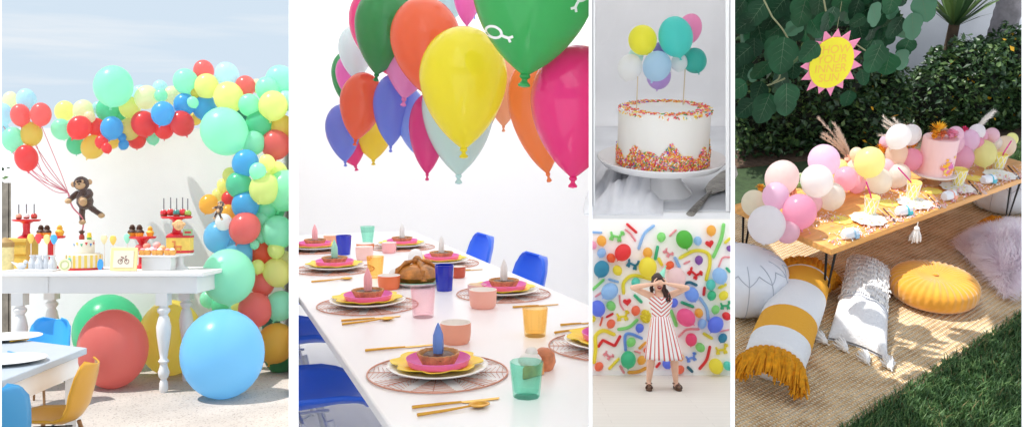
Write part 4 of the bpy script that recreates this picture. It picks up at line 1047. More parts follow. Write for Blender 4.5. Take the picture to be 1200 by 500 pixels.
# ------------------------------------------------ balloons on the wall
C4 = dict(yo='#f6b33c', pink='#f7a8c4', lb='#9cc3ee', or_='#ef6a2c', red='#dd2029', teal='#1b8fae', yel='#f4dc3a', green='#4cb52c', blue='#6480e2', lg='#8fd880', mint='#35c08e', aqua='#62d2c6', sal='#f0754f', purple='#8b4fae', hot='#ef5d98', dpink='#e2467c', blush='#f4cfcf', teald='#15798f', rose='#f0a3ab', lblue='#7ba6e6')
N4 = dict(yo='amber', pink='pink', lb='light blue', or_='orange', red='red', teal='teal', yel='yellow', green='green', blue='royal blue', lg='light green', mint='mint green', aqua='aqua', sal='coral', purple='purple', hot='bright pink', dpink='deep pink', blush='blush pink', teald='dark teal', rose='rosy', lblue='sky blue')
items = []
for c, x, y, r in [('yo',705,282,5),('pink',694.5,287,4),('lb',705,296,4.5),('or_',716,302,4.5),('red',730,295.5,8.2),('teal',705,315,8),('yel',723.5,316.5,4.8),('yel',759,313,9.5),('yo',759,296,5),('lb',714.6,341,8.3),('lg',775,277.6,4.5),('or_',785,310.5,4.2),
    ('green',802,280.4,8.7),('lb',817.7,282,4.2),('yo',833.5,270,5),('purple',819,304.5,4.2),('lb',843.5,323,7.7),('blush',792.5,325.5,10),('purple',855,291,3),('lblue',810.6,344.7,7.2),('aqua',833,333.4,5),('mint',834,346,4.6),('yel',848,346,4.6),
    ('blue',700.6,361,7.6),('lg',716,358,4.7),('sal',745,363.6,4.6),('sal',716,379,4.3),('blue',749.6,384,4.3),('lg',739.6,400.5,4.6),('mint',736.3,421,8),('yo',752,421.6,4.4),('sal',702,429,4.4),('yel',694.5,373.5,3.2),
    ('blue',789.7,354.5,4.3),('hot',803.8,371.6,9),('yo',819,366.3,4.4),('blue',838.6,380,7.9),('lb',822.8,379,4.6),('lg',838.6,362.5,4.2),('red',851.3,370,4.2),('teal',847,395.7,4.5),('dpink',810,397.5,6),('lg',820.5,406.7,4.6),('yel',839,428.6,7.4),('aqua',852.4,428,4.3),
    ('blue',781.5,426.3,4.6),('sal',796.7,432.8,4.4),('yo',797.5,418,3.6),('aqua',745,330.5,4.5),('sal',757,410,2.6)]:
    items.append(dict(k='round balloon', c=c, x=x, y=y, r=r))
for c, x, y, r in [('red',831.6,285.5,4.8),('red',735,353.5,4.6)]: items.append(dict(k='heart balloon', c=c, x=x, y=y, r=r))
for c, w, pts in [('lb',1.2,[(694.5,272),(704.6,272.5)]),('red',1.4,[(735,262.6),(745.6,272)]),('rose',1.0,[(733,269),(739,274),(744.7,282)]),('lb',1.5,[(766,264.5),(755,274),(748.5,291)]),('mint',1.6,[(770.6,289),(768,303)]),
    ('yel',1.8,[(730.8,343),(731,331),(742,322.5),(764,327)]),('lg',1.5,[(695,338.7),(707,328)]),('lb',1.3,[(714,327),(724,330)]),('rose',1.0,[(698,347),(704,343)]),('yel',1.7,[(772,303),(775.5,310)]),
    ('lg',1.8,[(848,263),(845,280),(836,300.7)]),('rose',1.0,[(785,276),(792,269.5)]),('yel',1.8,[(797,302),(814,293.6),(829,296.4),(832,308.6),(827.5,327.4)]),('lb',1.7,[(791,302),(796,312)]),('rose',1.0,[(802,308.6),(808,306)]),
    ('rose',.9,[(842.5,312),(847,302),(855,301)]),('yel',1.5,[(850,284),(855,279.5)]),('teald',1.5,[(801,332.5),(808,330.5),(816,333.7)]),('yel',1.5,[(843,337),(850.4,333.4)]),('red',1.5,[(825.6,337),(824.7,345)]),('mint',1.3,[(851.6,314),(855,318)]),
    ('mint',1.6,[(744,346),(751.5,353.5)]),('rose',.9,[(726,346),(727,356),(731,363)]),('red',1.2,[(711,371),(718,367.4)]),('sal',1.0,[(703.4,380.7),(706,372)]),('lg',1.7,[(725,385.5),(737,383),(746.6,374.5)]),
    ('yel',2.0,[(719.6,391.6),(707,387),(698,393.5),(698,408),(696,424)]),('lblue',1.5,[(733,409.6),(732.5,393.5),(738.6,390.6),(752,396)]),('yo',1.4,[(749.4,407.7),(756.7,401)]),('yel',1.4,[(714,431.5),(725,420)]),
    ('rose',1.3,[(727,428.6),(731,436)]),('yo',1.8,[(737,436),(748,435),(756.7,431)]),('rose',.9,[(744,411),(750.4,413)]),('mint',1.6,[(799,354),(812,359)]),('lb',1.6,[(820.5,349),(828,361),(830,374.5)]),('yel',1.6,[(825,390.6),(834,396)]),
    ('rose',1.1,[(795.4,394),(805,386),(819,385.5)]),('red',1.5,[(832,406),(828,421),(820,431.5)]),('teald',1.6,[(806.3,430),(811,434.7)]),('red',1.4,[(769.4,429.5),(773,425)]),('lg',1.8,[(786.5,364),(792.5,381)]),('teald',1.3,[(792,345),(797,343)]),
    ('rose',.8,[(844,388),(854,386)])]:
    n_ = 'bent stick balloon' if len(pts) > 2 else 'straight stick balloon'
    mx = pts[len(pts)//2] if len(pts) > 2 else ((pts[0][0]+pts[1][0])/2, (pts[0][1]+pts[1][1])/2)
    items.append(dict(k=n_, c=c, x=mx[0], y=mx[1], r=w, pts=pts))
items.append(dict(k='zigzag stick balloon', c='red', x=712, y=401, r=1.5, pts=[(701,406),(706.5,398),(720.5,405),(727,393)], zig=True))
for c, x, y, s, a in [('lg',722,277,1.1,-12),('teal',741.5,309.6,1.0,-25),('rose',782.4,296,.75,-50),('red',813.4,320,1.05,-38),('yel',729.5,370.6,1.0,5),('rose',712.4,416,.75,-45),('mint',850,358,.85,0),('yel',845.6,409.6,1.0,6),('lblue',810,419,.85,15)]:
    items.append(dict(k='balloon animal', c=c, x=x, y=y, r=9*s, s=s, a=a))
items.append(dict(k='knobbly balloon', c='yel', x=756.6, y=370.6, r=7))
# every label: size, colour and kind, then what it hangs next to
def sz(i):
    if i['k'] == 'round balloon': return 'big ' if i['r'] > 6.5 else 'small '
    return ''
for i in items: i['base'] = sz(i) + N4[i['c']] + ' ' + i['k']
cnt = {}
for i in items: cnt[i['base']] = cnt.get(i['base'], 0) + 1
uni = [i for i in items if cnt[i['base']] == 1]
used = set()
def where(i, j):
    dx, dy = j['x'] - i['x'], j['y'] - i['y']
    if abs(dx) > 1.7*abs(dy): return 'left of' if dx > 0 else 'right of'
    if abs(dy) > 1.7*abs(dx): return 'above' if dy > 0 else 'below'
    return ('upper ' if dy > 0 else 'lower ') + ('left of' if dx > 0 else 'right of')
for i in items:
    if cnt[i['base']] == 1: i['label'] = i['base'] + ' on the balloon wall'
    else:
        for j in sorted(uni, key=lambda j: (j['x']-i['x'])**2 + (j['y']-i['y'])**2):
            L = i['base'] + ' ' + where(i, j) + ' the ' + j['base']
            if L not in used: break
        used.add(L); i['label'] = L
heart_cache = {}
def heart(mat):
    if mat.name in heart_cache: return heart_cache[mat.name]
    b = MB()
    for sg in (-1, 1):
        def fn(u, v):
            a = 2*PI*u; q = math.sin(a)
            x = 16*q**3/17; z = (13*math.cos(a) - 5*math.cos(2*a) - 2*math.cos(3*a) - math.cos(4*a))/17
            return (x*v, sg*.55*math.sqrt(max(0, 1 - v*v)), z*v + .1*(1-v))
        b.grid(fn, 40, 9, closed=True)
    heart_cache[mat.name] = b.mesh('balloon', mat, ang=85); return heart_cache[mat.name]
gW = 'balloons stuck on the white wall'
mpx = WY / F
for i in items:
    i['r'] *= 1.13
    mat = latex(C4[i['c']]); r = i['r'] * mpx
    if i['k'] in ('round balloon', 'heart balloon'):
        tilt = Euler((rnd.uniform(-.1, .1), R(rnd.uniform(-50, 50)), 0))
        h = i['k'][0] == 'h'
        o = balloon(S4, i['x'], i['y'], i['r'], WY - r*(.55 if h else 1.0), C4[i['c']], i['label'], gW, ry=i['r']*(1.12 if not h else 1), rot=Euler((0, R(rnd.uniform(-15, 15)), 0)) if h else tilt, mesh=heart(mat) if h else None)
    elif i['k'] == 'balloon animal':
        s = i['s'] * mpx * 1.0; T = Matrix.Rotation(R(-i['a']), 4, 'Y')
        rr = 1.35*s
        segs = [((-4.5,0),(3.5,0)), ((-4.5,0),(-6,-5)), ((-4.2,0),(-3,-5.2)), ((3.5,0),(3,-5.2)), ((3.5,0),(6.2,-4.6)), ((3.5,0),(5.2,4)), ((5.2,4),(8.6,4.2)), ((5.2,4),(4.2,7)), ((5.2,4),(6.6,7)), ((-4.5,0),(-6.5,4.2))]
        b = MB()
        for (x0, z0), (x1, z1) in segs:
            A, B = Vector((x0*s, 0, z0*s)), Vector((x1*s, rnd.uniform(-.6, .2)*s, z1*s))
            pp = [A + (B - A)*q for q in (0, .08, .25, .5, .75, .92, 1)]
            b.tube(pp, [rr*.35, rr*.75, rr, rr, rr, rr*.75, rr*.3], 10, T)
        p = S4.y(i['x'], i['y'], WY - rr*1.3)
        one(b, 'balloon_animal', mat, i['label'], 'balloon', S4, p, 0, 'balloon animals on the white wall', ang=80)
    elif i['k'] == 'knobbly balloon':
        b = MB(); r_ = random.Random(2)
        b.ell((0, 0, 0), (r*.62, r*.45, r*.85), 16)
        for k in range(46):
            a = r_.uniform(0, 2*PI); z = r_.uniform(-.95, .95); q = math.sqrt(1 - z*z)
            b.ell((q*math.cos(a)*r*.66, q*math.sin(a)*r*.48, z*r*.9), r*.2, 8)
        one(b, 'balloon', mat, i['label'], 'balloon', S4, S4.y(i['x'], i['y'], WY - r*.6), 0, gW)
    else:
        pts = [S4.y(x, y, WY - r*1.02) for x, y in i['pts']]; c0 = pts[0]
        pp = [p - c0 for p in pts]
        if i.get('zig'):
            q = []
            for k in range(len(pp) - 1):
                for f in (.06, .2, .5, .8, .94): q.append(pp[k] + (pp[k+1] - pp[k])*f)
            pp = q
        elif len(pp) > 2: pp = spline(pp, 8)
        else: pp = [pp[0] + (pp[1] - pp[0])*f for f in (0, .25, .5, .75, 1)]
        e0, e1 = (pp[0] - pp[1]).normalized(), (pp[-1] - pp[-2]).normalized()
        pp = [pp[0] + e0*r*.9, pp[0] + e0*r*.5] + pp + [pp[-1] + e1*r*.5, pp[-1] + e1*r*.9]
        b = MB(); b.tube(pp, [r*.25, r*.8] + [r]*(len(pp) - 4) + [r*.8, r*.25], 10)
        one(b, 'stick_balloon', mat, i['label'], 'balloon', S4, c0, 0, 'long stick balloons on the white wall', ang=80)

# ------------------------------------------------ the woman
FT = S4.y(776, 456, 12.2); FT.z = Z4
wm = thing('person', 'woman in red and white striped sundress covering her eyes, mouth wide open', 'person', S4, FT)
def J(px, py, y=0): return Vector(((px - 776)*PX4, y, (456 - py)*PX4))
SKIN = M('skin', '#e8bba0', rough=.5, var=.06, vs=12, sss=.2)
b = MB()
b.lathe([(0, .80), (.13, .82), (.165, .90), (.15, 1.0), (.118, 1.06), (.125, 1.14), (.15, 1.22), (.158, 1.28), (.15, 1.335), (.09, 1.385), (.05, 1.41), (0, 1.42)], 28, Matrix.Translation((-.02, 0, 0)) @ Matrix.Diagonal((1.0, .66, 1, 1)))
neck0, head = J(773, 344), J(770.8, 330.5, -.03)
b.tube([neck0 + Vector((0, .01, -.05)), head + Vector((.005, .02, -.05))], [.06, .05], 14)
b.ell(head, (.076, .095, .112), 24); b.ell(head + Vector((0, -.03, -.075)), (.05, .055, .05), 16)
b.ell(head + Vector((0, -.098, -.02)), (.013, .02, .022), 10)
for sg in (-1, 1): b.ell(head + Vector((sg*.077, .01, -.015)), (.012, .02, .032), 10)
for sg, sh, el, wr in ((-1, J(762.5, 346.5, .01), J(740.5, 336.5, -.06), J(762, 331.8, -.17)), (1, J(785.5, 346, .01), J(804.5, 337, -.06), J(780.2, 331.5, -.17))):
    b.tube([sh + Vector((-sg*.03, 0, -.01)), sh, sh + (el - sh)*.5, el], [.055, .052, .045, .036], 14)
    b.ell(sh, (.058, .055, .055), 14); b.ell(el, .037, 12)
    b.tube([el, el + (wr - el)*.3, wr], [.036, .04, .024], 14)
    d = (head + Vector((-sg*.01, -.13, .01)) - wr); d.normalize()
    up = Vector((0, 0, 1)); nb = d.cross(up).normalized()
    palm = wr + d*.045
    b.tube([wr, wr + d*.03, wr + d*.085], [.024, .034, .036], 12, flat=.5)
    for f, (o_, L) in enumerate(((.026, .062), (.009, .07), (-.009, .066), (-.026, .05))):
        s0 = wr + d*.075 + up*o_; m_ = s0 + d*L*.5 + Vector((0, -.006, 0)); e_ = s0 + d*L + Vector((0, .012, 0))
        b.tube([s0, m_, e_], [.0095, .009, .0075], 8)
    s0 = wr + d*.025 + up*.025; b.tube([s0, s0 + d*.02 + up*.03, s0 + d*.05 + up*.045], [.011, .01, .008], 8)
for sg, hp, kn, an in ((-1, Vector((-.095, 0, .84)), J(763.3, 417, -.01), J(760.6, 449, .03)), (1, Vector((.075, 0, .84)), J(789.5, 417, -.01), J(792.6, 449, .03))):
    b.tube([hp, hp + (kn - hp)*.5, kn, kn + (an - kn)*.3, kn + (an - kn)*.65, an], [.09, .08, .056, .06, .046, .034], 16)
    fo = an + Vector((sg*.015, -.14, -.045)); b.tube([an + Vector((0, .03, -.03)), an + Vector((0, -.03, -.02)), fo + Vector((0, .05, 0)), fo], [.036, .04, .04, .022], 12, flat=.75)
raw = b.part('body', SKIN, None)
rm = raw.modifiers.new('R', 'REMESH'); rm.mode = 'VOXEL'; rm.voxel_size = .0075
sm = raw.modifiers.new('S', 'SMOOTH'); sm.iterations = 4; sm.factor = .5
bpy.context.view_layer.update()
me = bpy.data.meshes.new_from_object(raw.evaluated_get(bpy.context.evaluated_depsgraph_get()))
me.materials.clear(); me.materials.append(SKIN); me.polygons.foreach_set('use_smooth', [True]*len(me.polygons))
bpy.data.objects.remove(raw)
bo = bpy.data.objects.new('body', me); COL.objects.link(bo); bo.parent = wm
# mouth and teeth
mo = head + Vector((.003, -.0925, -.068))
b = MB(); b.ell(mo, (.026, .014, .02), 14); b.part('mouth', M('open mouth', '#6d1a1c', rough=.4), wm)
b = MB(); b.ell(mo + Vector((0, -.006, .009)), (.02, .01, .006), 12); b.part('teeth', M('teeth', (.85, .83, .78), rough=.3), wm)
b = MB(); b.tube([mo + Vector((.028*math.cos(2*PI*k/16), -.008, .022*math.sin(2*PI*k/16))) for k in range(17)], .0045, 6, cap=False); b.part('lips', M('lips', '#b8433f', rough=.4), wm)
# hair
HAIR = M('dark brown hair', '#33190f', rough=.45, var=.4, vs=40)
b = MB(); b.ell(head + Vector((0, .012, .034)), (.09, .102, .102), 20)
b.ell(head + Vector((.03, .06, -.08)), (.075, .05, .12), 16)
r_ = random.Random(4)
for k in range(110):
    a = r_.uniform(-.2, PI + .2); sx = math.cos(a)
    st = head + Vector((sx*.08, .02 + .05*math.sin(a)*r_.random(), .05 + .04*r_.random()))
    if k % 6:
        en = J(779 + r_.gauss(1, 2.2), 351 + r_.gauss(0, 2.5), -.10 + r_.uniform(-.03, .05)); mid = head + Vector((.08 + r_.uniform(-.03, .02), .0 + r_.uniform(-.03, .06), -.09))
    else:
        en = J(764.5 + r_.gauss(0, .8), 343 + r_.gauss(0, 2), .02); mid = head + Vector((-.085 + r_.uniform(-.01, .01), .03, -.06))
    pp = spline([st, mid, (mid + en)/2 + Vector((r_.uniform(-.012, .012), r_.uniform(-.012, .012), 0)), en], 5)
    b.tube(pp, [.014]*(len(pp) - 4) + [.012, .01, .007, .003], 6)
b.part('hair', HAIR, wm)
# party hat
T = Matrix.Translation(head + Vector((.045, .0, .085))) @ Matrix.Rotation(R(24), 4, 'Y')
b = MB(); b.lathe([(.052, 0), (.003, .155), (0, .158)], 24, T); b.ell(T @ Vector((0, 0, .157)), .012, 10); b.part('party_hat', M('mint card', '#8fd8bd', rough=.5), wm)
# dress
def dress_mat():
    m = M('striped bodice cotton', (.86, .84, .82), rough=.85, bump=.1, bs=200)
    n, l = m.node_tree.nodes, m.node_tree.links
    tc = n.new('ShaderNodeTexCoord'); s = n.new('ShaderNodeSeparateXYZ'); l.new(tc.outputs['Object'], s.inputs[0])
    def mt(op, a, b_):
        x = n.new('ShaderNodeMath'); x.operation = op
        for q, v in enumerate((a, b_)):
            if hasattr(v, 'links'): l.new(v, x.inputs[q])
            elif v is not None: x.inputs[q].default_value = v
        return x.outputs[0]
    ax = mt('ABSOLUTE', mt('ADD', s.outputs['X'], .03), None)
    f = mt('FRACT', mt('MULTIPLY', mt('SUBTRACT', s.outputs['Z'], mt('MULTIPLY', ax, .85)), 17.), None)
    g_ = mt('GREATER_THAN', f, .6)
    x = n.new('ShaderNodeMix'); x.data_type = 'RGBA'; l.new(g_, x.inputs['Factor'])
    x.inputs['A'].default_value = (.86, .84, .82, 1); x.inputs['B'].default_value = (*lin('#d26864'), 1)
    l.new(x.outputs['Result'], n['Principled BSDF'].inputs['Base Color'])
    return m
b = MB(); b.lathe([(.127, 1.03), (.125, 1.06), (.134, 1.14), (.163, 1.22), (.17, 1.275), (.155, 1.325)], 40, Matrix.Translation((-.022, -.004, 0)) @ Matrix.Diagonal((1, .72, 1, 1)))
for sg in (-1, 1):
    b.tube(spline([(-.022 + sg*.085, -.108, 1.29), (-.022 + sg*.098, -.075, 1.36), (-.022 + sg*.1, .0, 1.395), (-.022 + sg*.09, .1, 1.31)], 5), .02, 8, flat=.35)
b.part('bodice', dress_mat(), wm)
N = 132
def sk(u, v):
    a = 2*PI*u; q = v**.85
    rx = .128 + (.262 - .128)*q; ry = .092 + (.2 - .092)*q; w_ = 1 + (.012 + .035*v)*math.cos(10*a + 1)*min(1, v*4)
    return (-.022 + .045*v + rx*w_*math.cos(a), -.004 + ry*w_*math.sin(a), 1.05 - .61*v + .008*math.cos(10*a)*v)
b = MB(); b.grid(sk, N, 12, closed=True)
b.mi = [1 if (f[0] % N) % 6 < 2 else 0 for f in b.f]
b.part('skirt', [M('white cotton', (.86, .84, .82), rough=.85), M('red stripe cotton', '#d26864', rough=.85)], wm, solid=.003)
# sandals
BRN = M('brown leather', '#5a3a26', rough=.5, var=.2, vs=30)
for sg, an in ((-1, J(760.6, 449, .03)), (1, J(792.6, 449, .03))):
    x = an.x + sg*.008
    b = MB(); T = Matrix.Translation((x, an.y - .055, 0)) @ Matrix.Rotation(R(sg*6), 4, 'Z')
    b.prism([(-.034, .1), (.034, .1), (.042, -.03), (.04, -.1), (.015, -.135), (-.015, -.135), (-.04, -.1), (-.042, -.03)], 0, .045, T)
    sh = b.part('sandal', BRN, wm, bevel=.008)
    b = MB(); b.tube([T @ Vector((.046*math.cos(q), -.075, .035 + .052*math.sin(q))) for q in [PI*k/10 for k in range(11)]], .03, 8, flat=.3)
    b.tube([an + Vector((.043*math.cos(2*PI*k/16), .043*math.sin(2*PI*k/16), -.005)) for k in range(17)], .009, 6, cap=False); b.part('strap', BRN, sh)
# ================================================================== SET 5: garden picnic, low table on a jute rug
GZ5 = -2.0; TZ5 = -1.64
def G(px, py, h=0): return S5.z(px, py, GZ5 + h)
def T5(px, py, h=0): return S5.z(px, py, TZ5 + h)
N5 = Vector((1.418, 3.412, 0)); U5 = Vector((.833, .553, 0)); V5 = Vector((-.553, .833, 0)); A5 = math.atan2(U5.y, U5.x)
# ------------------------------------------------ lawn, soil, hedge, house
b = MB(); b.box((3.2, 5.6, GZ5 - .1), (9, 8, .19)); struct(b, 'lawn', M('lawn soil under grass', (.045, .08, .028), rough=.95, var=.4, vs=14, bump=.6, bs=90), S5)
b = MB(); P = [(.6, 5.15), (2.6, 5.75), (5.6, 6.0), (5.6, 8), (.6, 8)]
b.prism(P, GZ5 - .04, GZ5 + .004); struct(b, 'soil_bed', M('garden soil', (.13, .08, .05), rough=.95, var=.5, vs=22, bump=.8, bs=60), S5)
r5 = random.Random(21)
# rug
RC = Vector((1.385, 2.70, 0)); ru = Vector((.797, .604, 0)); rv = Vector((-.604, .797, 0)); ra = math.atan2(ru.y, ru.x)
def jute():
    m = M('jute weave', '#b08d5c', rough=.95)
    n, l = m.node_tree.nodes, m.node_tree.links; b_ = n['Principled BSDF']
    tc = n.new('ShaderNodeTexCoord')
    def wave(axis, sc, dist):
        w_ = n.new('ShaderNodeTexWave'); w_.wave_type = 'BANDS'; w_.bands_direction = axis; w_.inputs['Scale'].default_value = sc; w_.inputs['Distortion'].default_value = dist
        w_.inputs['Detail'].default_value = 2; w_.inputs['Detail Scale'].default_value = 2.5; l.new(tc.outputs['Object'], w_.inputs['Vector']); return w_
    a, c = wave('Y', 15, 1.2), wave('X', 22, 2.2)
    mul = n.new('ShaderNodeMath'); mul.operation = 'MULTIPLY'; l.new(a.outputs['Fac'], mul.inputs[0]); l.new(c.outputs['Fac'], mul.inputs[1])
    ns = n.new('ShaderNodeTexNoise'); ns.inputs['Scale'].default_value = 9; ns.inputs['Detail'].default_value = 6; l.new(tc.outputs['Object'], ns.inputs['Vector'])
    ad = n.new('ShaderNodeMath'); ad.operation = 'MULTIPLY_ADD'; l.new(ns.outputs['Fac'], ad.inputs[0]); ad.inputs[1].default_value = .9; l.new(mul.outputs[0], ad.inputs[2])
    cr = n.new('ShaderNodeValToRGB'); e = cr.color_ramp.elements
    e[0].position = .3; e[0].color = (*lin('#a9845a'), 1); e[1].position = 1.15 if False else 1.0; e[1].color = (*lin('#fff0d2'), 1)
    k = e.new(.58); k.color = (*lin('#e2bf8e'), 1)
    l.new(ad.outputs[0], cr.inputs['Fac']); l.new(cr.outputs['Color'], b_.inputs['Base Color'])
    bu = n.new('ShaderNodeBump'); bu.inputs['Strength'].default_value = .9; bu.inputs['Distance'].default_value = .012; l.new(mul.outputs[0], bu.inputs['Height']); l.new(bu.outputs['Normal'], b_.inputs['Normal'])
    return m
b = MB()
def rugfn(u, v):
    x = -1.1 + 4.4*u; y = 1.62*v
    y += .006*math.sin(31*u)*(v < .02) + .012*math.sin(9*u + 1)
    return (x, y, .003 + .004*math.sin(14*u + 3*v)*math.sin(9*v) + .006)
b.grid(rugfn, 90, 40)
one(b, 'jute_rug', jute(), 'large woven jute rug on the lawn under table and cushions', 'rug', S5, (RC.x, RC.y, GZ5), ra, solid=.012)
# grass blades
def blades(name, region, n, seed, label=None):
    r_ = random.Random(seed); b = MB()
    for _ in range(n):
        p = region(r_)
        if p is None: continue
        h = r_.uniform(.025, .06); a = r_.uniform(0, 6.28); w_ = r_.uniform(.0018, .0034); d = Vector((math.cos(a), math.sin(a), 0)); e = Vector((-d.y, d.x, 0))
        le = r_.uniform(.2, .9)*h
        b.add([p + e*w_, p - e*w_, p + d*le*.4 + Vector((0,0,h*.6)) - e*w_*.7, p + d*le*.4 + Vector((0,0,h*.6)) + e*w_*.7, p + d*le + Vector((0,0,h*.9))], [(0,1,2,3),(3,2,4)], mi=3 if r_.random() < .035 else r_.choice((0,0,1,1,2)))
    GM = [M('grass dark', (.04, .11, .03), rough=.6, trans=.25), M('grass mid', (.08, .18, .05), rough=.6, trans=.25), M('grass light', (.16, .27, .085), rough=.6, trans=.25), M('grass dry', (.26, .22, .09), rough=.7, trans=.2)]
    o = b.part(name, GM, None, smooth=False, kind='stuff'); put(o, S5, (0, 0, 0)); o['label'] = label; o['category'] = 'grass'
def reg_near(r_):
    s_ = r_.uniform(-.3, 1.75); t_ = r_.uniform(-.95, .012)
    p = RC + ru*s_ + rv*t_
    q = S5.R.transposed() @ Vector((p.x, p.y, GZ5))
    px, py = 600 + 1000*q.x/q.y, 250 - 1000*q.z/q.y
    return Vector((p.x, p.y, GZ5 - .004)) if 980 < px < 1215 and py < 525 else None
blades('grass', reg_near, 60000, 1, 'short green lawn grass along the front edge of the rug')
def reg_back(r_):
    if r_.random() < .5: p = RC + ru*r_.uniform(-.6, .3) + rv*r_.uniform(1.63, 2.3)
    else: p = Vector((r_.uniform(3.2, 4.4), r_.uniform(5.0, 6.0), 0))
    return Vector((p.x, p.y, GZ5 - .004))
blades('grass', reg_back, 16000, 2, 'lawn grass beyond the far edge of the rug')

HL = [M('hedge leaf dark', (.022, .055, .02), rough=.4, trans=.12), M('hedge leaf mid', (.045, .1, .032), rough=.38, trans=.15), M('hedge leaf light', (.12, .2, .06), rough=.4, trans=.2)]
def hedge(name, label, segs, n, size, seed, cat='hedge', mats=HL, yellow=0):
    """segs: ((x, y, z), (rx, ry, rz)) ellipsoidal masses of the crown"""
    c0 = Vector(segs[0][0]); base = Vector((c0.x, c0.y, GZ5))
    t = thing(name, label, cat, S5, base)
    b = MB(); r_ = random.Random(seed)
    vol = [s[1][0]*s[1][1]*s[1][2] for s in segs]
    for _ in range(n):
        c, rad = r_.choices(segs, vol)[0]
        d = Vector((r_.gauss(0,1), r_.gauss(0,1), r_.gauss(0,1))).normalized() * r_.uniform(.55, 1)**.6
        d *= 1 + .12*math.sin(9*d.x + seed) * math.sin(8*d.z + 2*seed)
        p = Vector(c) + Vector((d.x*rad[0], d.y*rad[1], d.z*rad[2])) - base
        if p.z < .01: continue
        L = size * r_.uniform(.6, 1.35); W = L * r_.uniform(.45, .65)
        q = Euler((r_.uniform(-.9, 1.3), r_.uniform(-.9, .9), r_.uniform(0, 6.28))).to_matrix()
        mi = 3 if (yellow and r_.random() < yellow) else r_.choice((0, 0, 0, 1, 1, 1, 2))
        b.add([p + q @ Vector(v) for v in ((0, -L/2, 0), (W/2, -.05*L, .12*W), (0, L/2, 0), (-W/2, -.05*L, .12*W))], [(0,1,2),(0,2,3)], mi=mi)
    b.part('foliage', mats + [M('yellow blossom', '#d9a51e', rough=.6)], t, smooth=False)
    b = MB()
    for c, rad in segs:     # solid near-black core fills each crown mass
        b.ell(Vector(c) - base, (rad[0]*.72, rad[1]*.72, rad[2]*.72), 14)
    b.part('inner_core', M('near black core', (.008, .012, .007), rough=1), t)
    b = MB()
    for k in range(10):
        c, rad = segs[k % len(segs)]; q = Vector(c) - base; e = q + Vector((r_.uniform(-.6,.6)*rad[0], r_.uniform(-.6,.3)*rad[1], r_.uniform(0,.6)*rad[2]))
        f = Vector((q.x + r_.uniform(-.3,.3)*rad[0], q.y, 0)); b.tube([f, (f + e)/2 + Vector((r_.uniform(-.05,.05), 0, 0)), e], [.02, .014, .006], 6)
    b.part('stem', M('bark', '#4a3b2c', rough=.9, var=.3, vs=20), t)
    return t
seg = []
for k in range(7):
    f = k/6; seg.append(((1.0 + 1.2*f, 5.5 + .45*f, GZ5 + .75 + .08*math.sin(5*f)), (.42, .4, .92)))
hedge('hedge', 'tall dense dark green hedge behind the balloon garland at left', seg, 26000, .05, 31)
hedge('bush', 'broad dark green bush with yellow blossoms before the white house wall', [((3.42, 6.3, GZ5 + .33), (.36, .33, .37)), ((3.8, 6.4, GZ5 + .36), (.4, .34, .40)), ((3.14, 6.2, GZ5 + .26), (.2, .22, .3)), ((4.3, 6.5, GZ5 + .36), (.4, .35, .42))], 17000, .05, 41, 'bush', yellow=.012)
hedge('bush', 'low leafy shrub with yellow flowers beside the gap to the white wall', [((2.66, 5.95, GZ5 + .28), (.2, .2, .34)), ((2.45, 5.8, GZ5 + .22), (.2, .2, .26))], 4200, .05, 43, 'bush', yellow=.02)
one(MB().box((3.6, 7.55, GZ5 + 1.9), (7.0, .2, 3.8)), 'house_wall', M('white house wall', (.8, .82, .86), rough=.85, var=.08, vs=3, bump=.1, bs=60), 'white painted house wall behind the garden bushes', 'wall', S5)
t = thing('light_diffuser', 'wide white shade cloth added unseen over the picnic to soften light', 'diffuser', S5, (2.3, 3.3, .75)); diffuser(t, 7.2, 4.6, 3, 3, M('shade cloth', (.96, .95, .93), rough=.9, trans=.97))  # added out of view, keeps direct sun off the picnic
# palm trunk with ring scars
q = G(1167, 100); tb = Vector((S5.y(1172, 20, 7.0).x, 7.0, GZ5))
t = thing('palm_tree', 'grey ringed palm trunk in front of the white house wall at upper right', 'tree', S5, tb)
b = MB(); b.lathe([(.1 + .006*(k % 2), .04*k) for k in range(75)] + [(0, 3.0)], 20, Matrix.Rotation(R(4), 4, 'Y')); b.part('trunk', M('palm bark', '#8f8a8e', rough=.9, var=.3, vs=14, bump=.6, bs=50), t)
b = MB()
for k in range(16):
    a = k*2.4; d = Vector((math.cos(a), math.sin(a), 0)); T0 = Vector((.2, 0, 2.95))
    for j in range(24):
        f = j/24; c = T0 + d*(.15 + 1.1*f) + Vector((0,0,.5*f - .9*f*f)); e = Vector((-d.y, d.x, 0))
        for sg in (-1, 1): b.add([c, c + d*.03, c + e*sg*.28 + Vector((0,0,-.12)) + d*.1], [(0,1,2)])
b.part('crown', HL[1], t, smooth=False)
# spiky strap leaved plant
t = thing('strap_leaf_plant', 'dark plant with long pointed strap leaves above the bush', 'plant', S5, (S5.y(1112, 60, 6.6).x, 6.6, GZ5))
b = MB()
for k in range(46):
    a = r5.uniform(0, 6.28); el = r5.uniform(.5, 1.35); L = r5.uniform(.35, .62); d = Vector((math.cos(a)*math.cos(el), math.sin(a)*math.cos(el), math.sin(el))); e = Vector((-math.sin(a), math.cos(a), 0))
    o = Vector((0, 0, .72)); p1 = o + d*L*.5; p2 = o + d*L + Vector((0, 0, -.08*L))
    b.add([o + e*.012, o - e*.012, p1 - e*.024, p1 + e*.024, p2], [(0,1,2,3),(3,2,4)], mi=k % 3)
b.part('leaves', HL, t, smooth=False)
b = MB(); b.tube([(0,0,0),(0,0,.75)], [.05,.04], 10); b.part('stem', M('bark', '#4a3b2c'), t)

